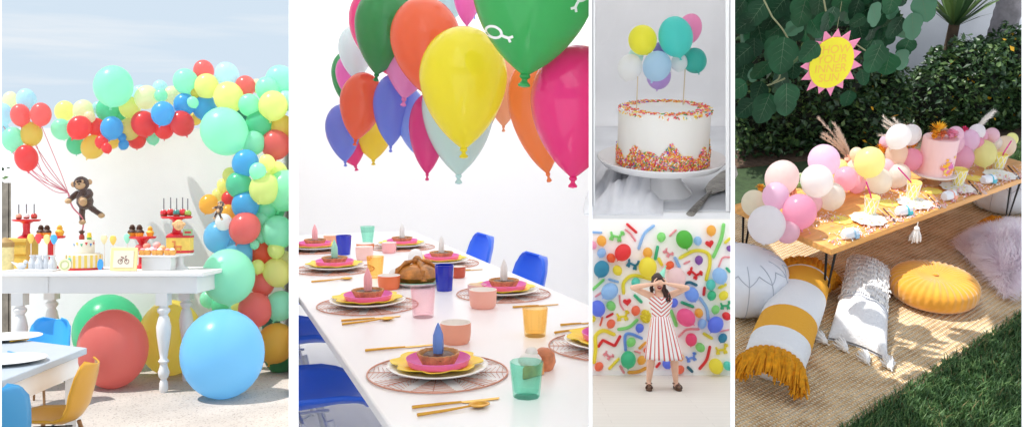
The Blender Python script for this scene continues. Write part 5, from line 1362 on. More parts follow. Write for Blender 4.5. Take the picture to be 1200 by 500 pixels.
# ------------------------------------------------ fig branches with big leaves hanging in from the top
FL = [M('fig leaf dark', (.010, .05, .022), rough=.4, spec=.2, trans=.22, bump=.15, bs=40, var=.4, vs=14), M('fig leaf mid', (.018, .085, .036), rough=.38, spec=.22, trans=.25, bump=.15, bs=40, var=.4, vs=14), M('fig leaf bright', (.07, .19, .11), rough=.45, spec=.3, trans=.3), M('fig vein', (.09, .16, .085), rough=.5)]
def fig_leaf(b, p, ang, L, mi, tilt=0., roll=0., rr=None):
    """broad lobed leaf; ang: direction of its tip in the picture plane (0 = down)"""
    out = [(0, -.02), (.16, .02), (.34, .1), (.46, .26), (.48, .4), (.43, .52), (.36, .6), (.37, .7), (.3, .82), (.18, .92), (0, 1.0)]
    Rm = Matrix.Rotation(ang, 3, 'Y') @ Matrix.Rotation(tilt, 3, 'X') @ Matrix.Rotation(roll, 3, 'Z')
    def q(x, y):
        z = -.16*abs(x)*1.2 + .10*math.sin(3*y)*(abs(x)) + .18*(y*y)*.5
        return p + Rm @ Vector((x*L*.86, z*L*.8, -y*L))
    n = len(out); vs = []
    for x, y in out: vs += [q(-x, y), q(-x*.5, y - .0), q(0, y), q(x*.5, y), q(x, y)]
    fs = []
    for i in range(n - 1):
        for j in range(4): fs.append((5*i + j, 5*i + j + 1, 5*i + j + 6, 5*i + j + 5))
    b.add(vs, fs, mi=mi)
    w_ = .009
    def qv(x, y): return q(x, y) + Rm @ Vector((0, -.004, 0))
    b.add([qv(-w_, 0), qv(w_, 0), qv(w_*.4, .9), qv(-w_*.4, .9)], [(0,1,2,3)], mi=3)
    for y0, s_ in ((.12, .32), (.3, .34), (.48, .27), (.64, .2)):
        for sg in (-1, 1): b.add([qv(0, y0 - .005), qv(0, y0 + .005), qv(sg*s_, y0 + .2)], [(0,1,2)], mi=3)
t = thing('fig_tree', 'big leaved fig branches hanging down over the picnic at upper left', 'tree', S5, (S5.y(850, 0, 3.3).x, 3.3, GZ5))
base5 = Vector((S5.y(850, 0, 3.3).x, 3.3, GZ5))
leaves = [(945,-6,40,5,3.0,1),(922,-4,36,20,3.05,0),(897,2,34,40,3.1,0),(872,0,26,30,3.1,0),(912,42,34,10,2.95,1),(886,20,30,55,3.1,0),(919,44,46,6,2.85,1),(880,55,34,40,3.0,0),(901,72,32,25,2.95,1),(874,97,32,50,2.9,1),(893,96,28,15,2.9,0),(921,98,42,-12,2.8,1),(902,110,38,20,2.85,1),
    (966,14,30,-10,2.7,1),(977,8,34,8,2.7,0),(961,-8,30,0,2.95,0),(986,-6,28,-20,3.0,1),(1004,22,32,-30,3.05,0),(1021,6,34,-25,2.95,2),(1024,48,32,-20,3.0,1),(1010,82,20,-10,3.1,1),(996,106,24,-5,3.1,0),(1006,0,26,10,3.1,0),(1048,-8,28,5,2.9,1),(1080,-6,36,-20,2.95,2),(1068,16,34,-15,2.95,2),
    (1066,44,30,0,3.0,1),(1032,52,38,15,2.85,1),(1043,62,36,-10,2.85,1),(1057,20,30,20,3.0,0),(1036,14,30,30,3.05,0),(1025,24,28,-5,3.1,0),(1045,34,30,25,3.05,1),(866,70,28,30,3.05,0),(864,30,30,10,3.15,0),(938,8,34,-25,3.1,0),(950,24,26,-35,2.75,1),(909,84,30,-30,3.0,0),(958,50,30,30,2.78,1),(884,118,30,30,2.95,0),(1052,60,30,-30,3.0,2)]
b = MB()
for px, py, L, a, dp, mi in leaves:
    p = S5.y(px, py, dp); fig_leaf(b, p - base5, R(a + r5.uniform(-8, 8)), L * S5.m(p) * .98, mi, r5.uniform(-.15, .45), r5.uniform(-.5, .5))
for k in range(46):
    px = r5.uniform(862, 1060); py = r5.uniform(-20, 100) - max(0, (px - 930))*.5; dp = r5.uniform(3.02, 3.2)
    if 944 < px < 1012 and 22 < py: continue
    p = S5.y(px, py, dp); fig_leaf(b, p - base5, R(r5.uniform(-60, 60)), r5.uniform(18, 32) * S5.m(p), r5.choice((0, 0, 1, 1, 2)), r5.uniform(-.2, .6), r5.uniform(-.9, .9))
for k in range(150):
    px = r5.uniform(858, 1085); py = r5.uniform(-60, 30 if px < 960 else 8) - (20 if px > 1040 else 0); dp = r5.uniform(3.2, 3.6)
    p = S5.y(px, py, dp); fig_leaf(b, p - base5, R(r5.uniform(-50, 60)), r5.uniform(24, 40) * S5.m(p), r5.choice((0, 0, 1)), r5.uniform(-.3, .6), r5.uniform(-.8, .8))
b.part('foliage', FL, t, smooth=True, ang=70)
TW = M('fig twig', '#8c8f6a', rough=.7, var=.2)
for pts in ([(905,20),(918,36),(931,60)],[(880,104),(900,100),(920,92)],[(905,98),(914,88),(908,60)],[(1003,52),(1018,62)],[(880,-30),(905,20)],[(960,-30),(968,14)]):
    pp = [S5.y(x, y, 2.93) - base5 for x, y in pts]; b = MB(); b.tube(spline(pp, 5), .003, 6); b.part('twig', TW, t)
b = MB(); tp = S5.y(880, -30, 2.93) - base5
b.tube(spline([tp, tp + Vector((-.15, .15, .25)), Vector((.0, .35, 1.9)), Vector((-.12, .5, .9)), Vector((-.15, .55, 0))], 6), [.006 + .0022*k for k in range(25)], 8); b.part('trunk', M('fig bark', '#7a7468', rough=.9, var=.3, vs=20), t)
# ------------------------------------------------ sun sign
dsg = 2.86; c = S5.y(974, 73.5, dsg); q = S5.m(c)
t = thing('sun_sign', 'pink and yellow paper sun with faint orange lettering hanging in the leaves', 'sign', S5, c, rot=Euler((R(14), R(-4), 0)))
YS, PS = M('yellow sign card', '#f3e52b', rough=.55), M('pink sign card', '#ef8fb4', rough=.6)
b = MB(); n_ = 15
rx, rz = 25.5*q, 33*q
pts = []
for k in range(2*n_):
    a = 2*PI*(k + .3)/(2*n_); f = 1.42 + .08*math.sin(5*k) if k % 2 else 1.0
    pts.append((rx*f*math.cos(a), rz*(f if k % 2 == 0 else 1 + (f-1)*.8)*math.sin(a)))
b.prism(pts, -.0008, .0008, Matrix.Rotation(PI/2, 4, 'X')); b.part('rays', PS, t, smooth=False)
b = MB(); b.prism([(rx*math.cos(2*PI*k/48), rz*math.sin(2*PI*k/48)) for k in range(48)], .0022, .0042, Matrix.Rotation(PI/2, 4, 'X')); b.part('disc', YS, t, smooth=False)
def text(body, size, mat, parent, loc, rot, name='lettering', scale_x=1.0):
    cu = bpy.data.curves.new(name, 'FONT'); cu.body = body; cu.size = size; cu.align_x = 'CENTER'; cu.align_y = 'CENTER'; cu.space_line = .82; cu.offset = 0
    tmp = bpy.data.objects.new(name + '_tmp', cu); COL.objects.link(tmp); bpy.context.view_layer.update()
    me = bpy.data.meshes.new_from_object(tmp.evaluated_get(bpy.context.evaluated_depsgraph_get())); bpy.data.objects.remove(tmp)
    me.materials.clear(); me.materials.append(mat)
    o = bpy.data.objects.new(name, me); COL.objects.link(o); o.parent = parent; o.location = loc; o.rotation_euler = rot; o.scale = (scale_x, 1, 1); return o
text('SHOW\nYOUR\nINNER\nSUN', 15*q, M('peach print', '#f6c24e', rough=.6), t, (0, -.0048, -1*q), (PI/2, 0, 0), scale_x=.85)
b = MB(); b.tube([(0, 0, rz*.98), (.004, .01, rz*.98 + .12)], .0008, 5); b.part('thread', TW, t)

# ------------------------------------------------ low wooden table
OAK = M('honey oak', '#e6a85c', rough=.42, var=.22, vs=6, bump=.08, bs=60)
def oak():
    n, l = OAK.node_tree.nodes, OAK.node_tree.links
    mp = n.new('ShaderNodeMapping'); mp.inputs['Scale'].default_value = (.8, 9, 9)
    tc = [x for x in n if x.type == 'TEX_COORD'][0]; l.new(tc.outputs['Object'], mp.inputs['Vector'])
    for x in n:
        if x.type == 'TEX_NOISE': l.new(mp.outputs[0], x.inputs['Vector'])
oak()
TL, TWD = 1.86, .60
t = thing('low_table', 'low honey coloured wooden picnic table with black hairpin legs on the rug', 'table', S5, (N5.x, N5.y, GZ5), A5)
th5 = TZ5 - GZ5
b = MB(); b.box((TL/2, TWD/2, th5 - .015), (TL, TWD, .03)); b.part('tabletop', OAK, t, bevel=.003)
BLK = M('black steel', (.012, .012, .013), rough=.4, metal=.5)
for x, y in ((.07, .05), (.07, TWD - .05), (TL - .22, .05), (TL - .22, TWD - .05)):
    b = MB(); b.tube([(x, y - .025, th5 - .03), (x + (.012 if x < 1 else .01), y, .012), (x, y + .025, th5 - .03)], .0065, 8); b.part('leg', BLK, t)
# ------------------------------------------------ balloon garland along the back of the table
C5 = dict(p='#f5c6d3', P='#f5a5bf', b='#f3d3ce', w='#f6f6f1', c='#f8f0de', g='#edf4d2', l='#e8cade', y='#f8ee9f', h='#fad5c0', d='#f0b4ca')
K5 = dict(p='light pink', P='rose pink', b='blush', w='white', c='cream', g='pale green', l='lilac', y='yellow', h='peach', d='pink')
g5 = 'pastel balloons of the garland on the low table'
def gb5(c, px, py, r, h, where):
    m_ = .0043
    for _ in range(3):
        p = S5.z(px, py, TZ5 + r*m_ + h); m_ = S5.m(p)
    balloon(S5, px, py, r*1.06, p.y, C5[c], K5[c] + ' balloon ' + where, g5)
for a in [('b',916.4,208,19,.13,'highest at the left end of the garland'),('g',884,238,14.5,.0,'at the far left end of the garland'),('w',898.4,263,21,-.02,'lowest at the left table end'),('l',909,229.5,15,.09,'in the middle of the left end cluster'),
    ('P',937,247.5,19,.03,'in front at the left corner of the tabletop'),('p',923.5,271.5,13,-.03,'half hidden behind the lowest white one'),('p',951,238,12,.0,'tucked behind the rose pink one'),('l',965.6,188,18,.15,'big one high beside the pampas grass'),
    ('w',957,212,18.5,.09,'big one in front of the high lilac one'),('c',974,230,15.5,.0,'right below the big white one'),('d',991.3,209,13.3,.05,'under the peach rosette'),('d',1004,215,10.5,.0,'small one left of the lower cream one'),
    ('y',1019,190,17,.11,'big one left of the mustard flowers'),('c',1030.5,212,14.5,.0,'under the big left yellow one'),('h',1051,181,13,.1,'between two mustard flowers'),('c',1052,206,14,.0,'left of the pink cake'),
    ('w',1053,160,14,.2,'back one above the peach one'),('P',1068,187,12.5,.08,'just left of the pink cake'),('w',1067,158,12,.2,'behind the mustard flowers near the cake'),('p',1119,158.6,10,.17,'upper one right behind the cake flowers'),('p',1117,169,12,.11,'right of the cake top'),
    ('d',1127,185,14,.02,'right of the cake in the front row'),('l',1136,164,11.5,.12,'above the two right front ones'),('y',1153,179.6,14.5,.03,'big one at the right part'),('h',1177,172,12.8,.03,'last one at the right end'),
    ('p',1162,159,9,.12,'above the right yellow one'),('d',1150,160,7.5,.13,'small one left of the right yellow flower'),('w',1144.6,155,9.5,.16,'highest small one at the right'),('c',1001,196,9,.08,'behind the yellow and pink ones'),
    ('p',1038,196,10,.05,'between the yellow and peach ones'),('g',938,212,9,.1,'tucked behind the high blush one'),('y',984,196,9,.1,'small one behind the peach rosette'),('h',966,222,8,.03,'tiny one between the white and cream ones'),
    ('l',1040,166,9,.16,'small one behind the left mustard flowers'),('p',1110,176,8,.05,'small one tight against the cake'),('w',1140,176,8,.07,'small one between the pink and yellow ones'),('P',1146,168,7,.12,'small bright one above the right yellow one'),('c',1166,168,8,.08,'small one left of the last peach one'),
    ('y',1186,163,7,.08,'small one behind the last peach one'),('p',905,249,9,.03,'small one squeezed above the lowest white one'),('h',1004,181,8,.16,'small one behind the left yellow one')]: gb5(*a)
# flowers, succulent and feathery grasses
def flower(px, py, h, s, col, label, cat='flower', n_=46, grp=None):
    p = S5.z(px, py, TZ5 + h); r_ = random.Random(int(px*7)); b = MB()
    for k in range(n_):
        d = Vector((r_.gauss(0,1), r_.gauss(0,1) - .4, r_.gauss(0,1) + .3)).normalized(); e = d.cross(Vector((.3,.2,1))).normalized(); f = d.cross(e)
        o = d*s*.45; w_ = s*.42
        b.add([o, o + d*s*.35 + e*w_*.6, o + d*s*.62 + f*w_*.25, o + d*s*.35 - e*w_*.6], [(0,1,2),(0,2,3)], mi=r_.choice((0, 0, 1)))
    b.ell((0,0,0), s*.5, 10)
    b.tube([(0,0,0),(0,.02,-h*.6)], .003, 5, mi=2)
    ms = [M('petal ' + col, col, rough=.7, trans=.2), M('petal deep ' + col, [k*.7 for k in lin(col)], rough=.7, trans=.2), M('flower stem', (.05,.11,.03))]
    return one(b, 'flower', ms, label, cat, S5, p, 0, grp, smooth=False)
flower(1033.6,175,.16,.038,'#f0a81e','mustard flower head between the left yellow and peach balloons'); flower(1062,167,.2,.032,'#f2b428','mustard flower left of the cake flowers'); flower(1071,170,.19,.022,'#f3b02a','small amber flower touching the left of the cake')
flower(1049,163,.22,.022,'#f39cc0','pink flower at the back beside the white balloon'); flower(891,221,.12,.026,'#f2b63a','mustard flower at the far left end of the garland'); flower(1159,160,.16,.022,'#f4c02a','yellow flower among the rightmost balloons'); flower(1130,153,.22,.026,'#ec4a80','hot pink flower behind the cake at right')
flower(929,222,.1,.032,'#f3b8a4','peach rosette at the left beside the succulent'); flower(993,188,.14,.036,'#f5c3ac','peach rosette in front of the pampas grass'); flower(1042,190,.08,.02,'#f2a23a','orange flower low between the balloons')
p = S5.z(936, 215, TZ5 + .14)
b = MB()
for k in range(15):
    a = k*2.4; f = .35 + .65*k/15; d = Vector((math.cos(a), math.sin(a)*.6 - .3, .3 + .3*math.sin(a))).normalized(); e = d.cross(Vector((0,0,1))).normalized()
    L = .062*f; b.ell(d*L*.6, (L*.42, L*.42, L*.42), 8, Matrix.Translation(Vector((0,0,0))))
one(b, 'succulent', M('succulent green', '#7f9c5a', rough=.5, var=.2), 'grey green succulent rosette on the left part of the garland', 'plant', S5, p)
def pampas(px, py, qx, qy, h, label, col='#d9c4b4', n_=9, spread=.25, L=1.0):
    p = S5.z(px, py, TZ5 + h); q = S5.y(qx, qy, p.y + .03) - p; r_ = random.Random(int(px))
    t = thing('pampas_grass', label, 'dried grass', S5, p)
    for k in range(n_):
        d = q * r_.uniform(.75, 1.05) + Vector((r_.uniform(-1,1), r_.uniform(-1,1), r_.uniform(-1,1))) * q.length * spread
        ms = MB(); pts = spline([(0,0,0), d*.5 + Vector((0,0,.015)), d], 6)
        ms.tube(pts, .0012, 4)
        for i in range(2, len(pts)):
            for j in range(14):
                a = r_.uniform(0, 6.28); pp = pts[i] + (pts[i-1] - pts[i])*r_.random(); dd = (d.normalized()*1.0 + Vector((math.cos(a), math.sin(a), r_.uniform(-1,1)))*.55).normalized()*.024*L
                s_ = dd.cross(Vector((0,1,0))).normalized()*.0012
                ms.add([pp + s_, pp - s_, pp + dd], [(0,1,2)])
        ms.part('plume', M('dried grass ' + col, col, rough=.9, trans=.3), t, smooth=False)
    return t
pampas(1000,193,974,152,.1,'dusty pink pampas plumes fanning up beside the high lilac balloon', n_=10)
pampas(1066,172,1036,146,.18,'pale pampas plumes behind the garland left of the cake', '#e6ddd2', 8)
pampas(1140,158,1163,133,.18,'white feathery plume rising at the right of the garland', '#f0ece6', 4, .08, 1.3)
pampas(915,214,893,244,.12,'thin silvery grass drooping over the left balloons', '#cfc4b8', 6, .18)

# ------------------------------------------------ cake on its stand
c = T5(1092, 215); q = S5.m(c)
t = thing('cake_stand', 'cream cake stand with a short turned wooden foot in the middle of the low table', 'cake stand', S5, c)
hs = .062
b = MB(); b.lathe([(0, hs - .008), (.1, hs - .008), (.112, hs), (.111, hs + .004), (0, hs + .003)], 40); b.part('plate', M('ivory ceramic', (.82, .76, .7), rough=.3), t)
b = MB(); b.lathe([(0,0),(.05,0),(.048,.008),(.028,.018),(.03,.04),(.045, hs - .009)], 28, wob=lambda a, r, z: 1 + .05*math.cos(14*a)); b.part('foot', M('amber glass foot', '#b98a62', rough=.25, coat=.5), t)
ck = c + Vector((0, 0, hs + .0035)); rc5 = 19.2*q; hc5 = .192
t = thing('pink_cake', 'tall pale pink cake with sugar flowers down its front', 'cake', S5, ck)
PKI = M('pale pink icing', '#f5cbc8', rough=.6, bump=.15, bs=30)
b = MB(); b.lathe([(0,0),(rc5,0),(rc5, hc5 - .006),(rc5*.95, hc5),(0, hc5)], 48); b.part('icing', PKI, t)
fc = ['#f3b428','#ef7fa8','#d873b4','#f6d36a','#f5a03a','#f2c4d2']
for k in range(34):
    a = R(-90) + R(r5.gauss(14, 13)); z = .012 + abs(r5.gauss(0, .042)); 
    if z > .11: continue
    b = MB(); b.lathe([(0,0),(.011,.002),(.012,.005),(.004,.006),(0,.008)], 10, Matrix.Translation(((rc5 + .001)*math.cos(a), (rc5 + .001)*math.sin(a), z)) @ Matrix.Rotation(a, 4, 'Z') @ Matrix.Rotation(PI/2, 4, 'Y') @ Matrix.Scale(r5.uniform(.6, 1.15), 4), wob=lambda a_, r, z_: 1 + .22*math.cos(5*a_))
    b.part('sugar_flower', M('sugar ' + fc[k % 6], fc[k % 6], rough=.6), t)
for k, (dx, dz, s, col, lb) in enumerate([(-.055,.01,.034,'#f5a92a','orange flower at the left on the cake top'),(-.03,.03,.034,'#f7c43a','yellow lily like flower standing tallest on the cake'),(0,.018,.036,'#f6dfc0','cream flower in the middle of the cake top'),(.03,.014,.036,'#f3a0bd','pink rose on the cake top'),(.056,.008,.03,'#f2b9c6','pale pink rose at the right on the cake top'),(.068,-.02,.024,'#f6cf3c','small yellow flower at the right rim of the cake'),(-.012,.012,.028,'#ee8a5a','coral flower in front on the cake top')]):
    p = ck + Vector((dx, -.03 + .02*(k % 3), hc5 + .008 + dz)); b = MB(); r_ = random.Random(k + 90)
    for j in range(44):
        d = Vector((r_.gauss(0,1), r_.gauss(0,1), abs(r_.gauss(0,1)) + .1)).normalized(); e = d.cross(Vector((.3,.2,1))).normalized(); f = d.cross(e); o = d*s*.35; w_ = s*.5; 
        b.add([o, o + d*s*.4 + e*w_*.6, o + d*s*(.65 if k != 1 else 1.3) + f*w_*.2, o + d*s*.4 - e*w_*.6], [(0,1,2),(0,2,3)], mi=r_.choice((0,0,1)))
    b.ell((0,0,0), s*.42, 8); b.tube([(0,0,0),(0,0,-.012 - max(0, dz))], .003, 5)
    one(b, 'flower', [M('petal ' + col, col, rough=.7, trans=.2), M('petal deep ' + col, [k_*.7 for k_ in lin(col)], rough=.7, trans=.2)], lb, 'flower', S5, p, 0, 'flowers on the pink cake', smooth=False)

# ------------------------------------------------ tableware
PAPER = M('white paper plate', (.85, .84, .8), rough=.6); YSP = M('yellow plate print', '#efe36a', rough=.6)
def plate5(px, py, label):
    p = T5(px, py); t = thing('paper_plate', label, 'plate', S5, p, r5.uniform(0, 1), 'scalloped paper plates on the low table')
    b = MB(); b.lathe([(0,.001),(.055,.001),(.066,.006),(.08,.012),(.0815,.0135),(.066,.0085),(.055,.004),(0,.004)], 60, wob=lambda a, r, z: 1 + .05*math.cos(10*a)*(r > .06)); b.part('dish', PAPER, t)
    b = MB()
    for k in range(9):
        a = k*2.4; q = .012 + .0145*math.sqrt(k)*1.1; b.ell((q*math.cos(a), q*math.sin(a), .0042), (.0085, .0065, .0008), 8)
    b.part('yellow_print', YSP, t, kind='stuff')
plate5(1017, 259, 'scalloped plate with yellow print nearest the table corner'); plate5(1071, 240, 'scalloped plate in front of the second yellow cup'); plate5(1121, 222, 'scalloped plate in front of the pink cake at right'); plate5(1171, 207, 'scalloped plate farthest to the right on the low table')
NAPK = M('yellow napkin paper', '#f2dc68', rough=.8, var=.12, vs=40)
for px, py, lb in ((986,258,'round yellow paper napkin nearest the left table end'),(1040,238,'round yellow paper napkin between first and second cups'),(1141,209,'round yellow paper napkin toward the right table end'),(1092,224,'round yellow paper napkin below the pink cake')):
    b = MB(); b.lathe([(0,.0015),(.048,.0015),(.05,.003),(0,.0045)], 40, wob=lambda a, r, z: 1 + .06*math.cos(12*a)); one(b, 'paper_napkin', NAPK, lb, 'napkin', S5, T5(px, py), 0, 'yellow paper napkins', ang=60)
CUPY = M('yellow paper cup', '#f3e37c', rough=.55); CUPW = M('white cup lattice', (.86,.86,.84), rough=.55); STRAW = M('magenta straw', '#d61f8d', rough=.35)
def cup5(px, py, label, straw=True, lean=-.25):
    p = T5(px, py); t = thing('paper_cup', label, 'cup', S5, p, 0, 'yellow paper cups on the low table')
    b = MB(); b.lathe([(0,0),(.024,0),(.034,.09),(.0355,.0915),(.034,.093),(.032,.09),(.023,.004),(0,.004)], 32); b.part('cup_wall', CUPY, t)
    b = MB()
    for k in range(8):
        for sg in (-1, 1):
            b.tube([((.0246 + .0094*f)*math.cos(2*PI*k/8 + sg*f*1.1), (.0246 + .0094*f)*math.sin(2*PI*k/8 + sg*f*1.1), .003 + .085*f) for f in (0,.2,.4,.6,.8,1)], .0022, 5)
    b.part('lattice_print', CUPW, t)
    b = MB(); b.lathe([(0,.072),(.0312,.072)], 24); b.part('drink', M('pale lemonade', '#f6f0cf', rough=.2), t)
    if straw:
        b = MB(); b.tube([(.012, 0, .01), (lean*.05, .0, .095), (lean*.22, .01, .165)], .0035, 8)
        s_ = b.part('straw', STRAW, None); put(s_, S5, p); tag(s_, 'magenta straw in the ' + label.split('cup')[0] + 'cup', 'straw', 'magenta straws')
cup5(1019, 251, 'nearest yellow latticed paper cup at the left', lean=-.18); cup5(1068, 233, 'second yellow latticed paper cup left of the pink cake', lean=-.42); cup5(1122, 217, 'third yellow latticed paper cup right of the pink cake', False); cup5(1169, 199, 'farthest yellow latticed paper cup near the right table end', lean=.2)
for px, py, rz, tie, lb in ((995,279,.4,'#9fc3dc','small white wrapped bundle with pale blue tie at the table corner'),(1058,252,.3,'#49c1cc','small white wrapped bundle with an aqua tag'),(1111,234,.5,'#f2a58c','small white wrapped bundle with a peach tag'),(1157,215,.4,'#58bfd0','small white wrapped bundle farthest right with aqua tag')):
    t = thing('wrapped_bundle', lb, 'favour', S5, T5(px, py), rz, 'party favours along the table edge', scale=.8)
    b = MB(); b.lathe([(0,-.05),(.022,-.05),(.03,-.035),(.031,0),(.03,.035),(.022,.05),(0,.05)], 20, Matrix.Translation((0,0,.03)) @ Matrix.Rotation(PI/2, 4, 'Y'), wob=lambda a, r, z: 1 + .05*math.cos(5*a)); b.part('wrapping', M('white tissue', (.82,.83,.86), rough=.8, bump=.4, bs=80), t)
    b = MB(); b.lathe([(.0315,-.006),(.033,0),(.0315,.006)], 20, Matrix.Translation((0.012,0,.03)) @ Matrix.Rotation(PI/2, 4, 'Y')); b.box((.03, -.028, .02), (.026, .012, .026)); b.part('tie', M('tie ' + tie, tie, rough=.5), t)
    b = MB()
    for k in range(14): b.tube([(.045, .0, .03), (.066 + r5.uniform(-.004,.008), r5.uniform(-.022,.022), r5.uniform(.006,.045))], [.004,.002], 5)
    b.part('tissue_tuft', M('white tissue', (.82,.83,.86)), t)
CUT = M('pearl cutlery', '#e9c6b6', rough=.3, metal=.3); CUTD = M('dark cutlery', '#6f5a58', rough=.3, metal=.7)
for i, (px, py) in enumerate(((1042,254),(1094,238),(1142,222),(1188,204))):
    for k, (nm, dx) in enumerate((('fork', -6), ('knife', 0), ('spoon', 6))):
        a, e = T5(px + dx - 7, py - 9 + dx*.05), T5(px + dx + 8, py + 7 + dx*.05); v = e - a; L = v.length
        b = MB(); b.tube([(0,0,.004),(L*.6,0,.004)], [.0035,.0028], 6)
        if nm == 'fork':
            b.box((L*.7, 0, .004), (L*.2, .014, .002))
            for f in (-.0055,-.0018,.0018,.0055): b.box((L*.88, f, .004), (L*.18, .002, .002))
        elif nm == 'knife': b.prism([(L*.58,-.004),(L*.95,-.008),(L,0),(L*.95,.004),(L*.58,.004)], .003, .005)
        else: b.ell((L*.82, 0, .004), (L*.16, .013, .002), 10)
        one(b, 'party_' + nm, CUTD if nm == 'knife' else CUT, ['first', 'second', 'third', 'last'][i] + ' ' + nm + ' from the left along the table front', 'cutlery', S5, a, math.atan2(v.y, v.x), 'cutlery along the low table')
b = MB()
for k in range(1500):
    s_ = r5.uniform(.05, TL - .08)
    band = r5.random()
    v_ = abs(r5.gauss(.04, .035)) if band < .5 else r5.gauss(.25, .05)
    v_ = max(.012, min(.42, v_))
    if band >= .5 and math.sin(s_*9) < -.2: continue
    p = Vector((s_, v_, th5)); a = r5.uniform(0, 6.28); L = r5.uniform(.010, .02); d = Vector((math.cos(a), math.sin(a), 0)); e = Vector((-d.y, d.x, 0))*.0022; z0 = Vector((0,0,.002 + r5.random()*.004))
    b.add([p + z0 + e, p + z0 - e, p + d*L*.5 + z0*2.2 - e, p + d*L*.5 + z0*2.2 + e, p + d*L + z0 - e, p + d*L + z0 + e], [(0,1,2,3),(3,2,4,5)], mi=r5.choice((0,0,1,1,2,3)))
o = one(b, 'paper_confetti', [M('shred white', (.85,.82,.8), rough=.7), M('shred blush', '#f2c6c4', rough=.7), M('shred pink', '#e88fa4', rough=.7), M('shred kraft', '#d9b38a', rough=.7)], 'pink and white paper shreds strewn over the low table', 'confetti', S5, (N5.x, N5.y, GZ5), A5, smooth=False, kind='stuff')
def tassel(S, p, L, r, mat, label, rot=None, parent=None, nm='tassel', n_=26, seed=1):
    r_ = random.Random(seed); b = MB()
    b.ell((0,0,-r*.5), (r*.55, r*.55, r*.6), 10)
    for k in range(n_):
        a = 2*PI*k/n_*3.1; q = r*math.sqrt((k + .5)/n_)
        b.tube([(q*.4*math.cos(a), q*.4*math.sin(a), -r*.7), (q*.9*math.cos(a), q*.9*math.sin(a), -L*.6), (q*math.cos(a)*1.15, q*math.sin(a)*1.15, -L*r_.uniform(.9, 1.05))], [r*.14, r*.15, r*.1], 5)
    b.tube([(0,0,0),(0,0,r*.9)], r*.1, 5)
    if parent is not None:
        o = b.part(nm, mat, parent); o.location = p
        if rot: o.rotation_euler = rot
        return o
    return one(b, nm, mat, label, 'tassel', S, p, rot=rot)
WY_ = M('white yarn', (.83,.81,.78), rough=.95, bump=.3, bs=200)
p = S5.z(1074, 262, TZ5 - .02); tassel(S5, p + Vector((.0, -.012, -.01)), .075, .026, WY_, 'white yarn tassel hanging from the front edge of the low table')

# ------------------------------------------------ cushions on the rug
def pouf(S, loc, s, label, rz=0):
    t = thing('leather_pouf', label, 'pouf', S, loc, rz, 'white leather poufs', scale=s)
    prof = []
    for k in range(0, 25):
        a = -PI/2 + PI*k/24; c_, s_ = math.cos(a), math.sin(a)
        prof.append((.25*(abs(c_)**.62), .15 + .15*math.copysign(abs(s_)**.8, s_)))
    prof[0] = (0, 0); prof[-1] = (0, .3)
    b = MB(); b.lathe(prof, 72, wob=lambda a, r, z: 1 - .02*abs(math.cos(6*a))**14*(r > .03)); b.part('leather', M('white leather', (.72,.74,.78), rough=.42, bump=.12, bs=60), t)
    b = MB()
    for k in range(12):
        a = 2*PI*(k + .5)/12
        b.tube([(r*math.cos(a)*1.003, r*math.sin(a)*1.003, z + .001) for r, z in prof[2:-3]], .0022, 5)
    for zz in (.2, ):
        for k in range(12):
            a0 = 2*PI*(k + .5)/12; a1 = a0 + 2*PI/12; am = (a0 + a1)/2
            def P_(a, z):
                for (r0, z0), (r1, z1) in zip(prof, prof[1:]):
                    if z0 <= z <= z1: f = (z - z0)/max(1e-6, z1 - z0); r = r0 + (r1 - r0)*f; return Vector((r*math.cos(a)*1.003, r*math.sin(a)*1.003, z + .001))
            b.tube([P_(a0 + (am - a0)*f, .225 + .04*f) for f in (0,.33,.66,1)] + [P_(am + (a1 - am)*f, .265 - .04*f) for f in (.33,.66,1)], .0022, 5)
    b.part('seam', M('grey stitching', (.42,.44,.5), rough=.8), t)
    return t
p = G(866, 328, .14); pouf(S5, (p.x, p.y, GZ5 + .01), .9, 'white stitched leather pouf at the left edge of the rug', .2)
p = G(1174, 228, .1); pouf(S5, (p.x, p.y, GZ5 + .01), .72, 'white leather pouf under the far end of the low table', .5)
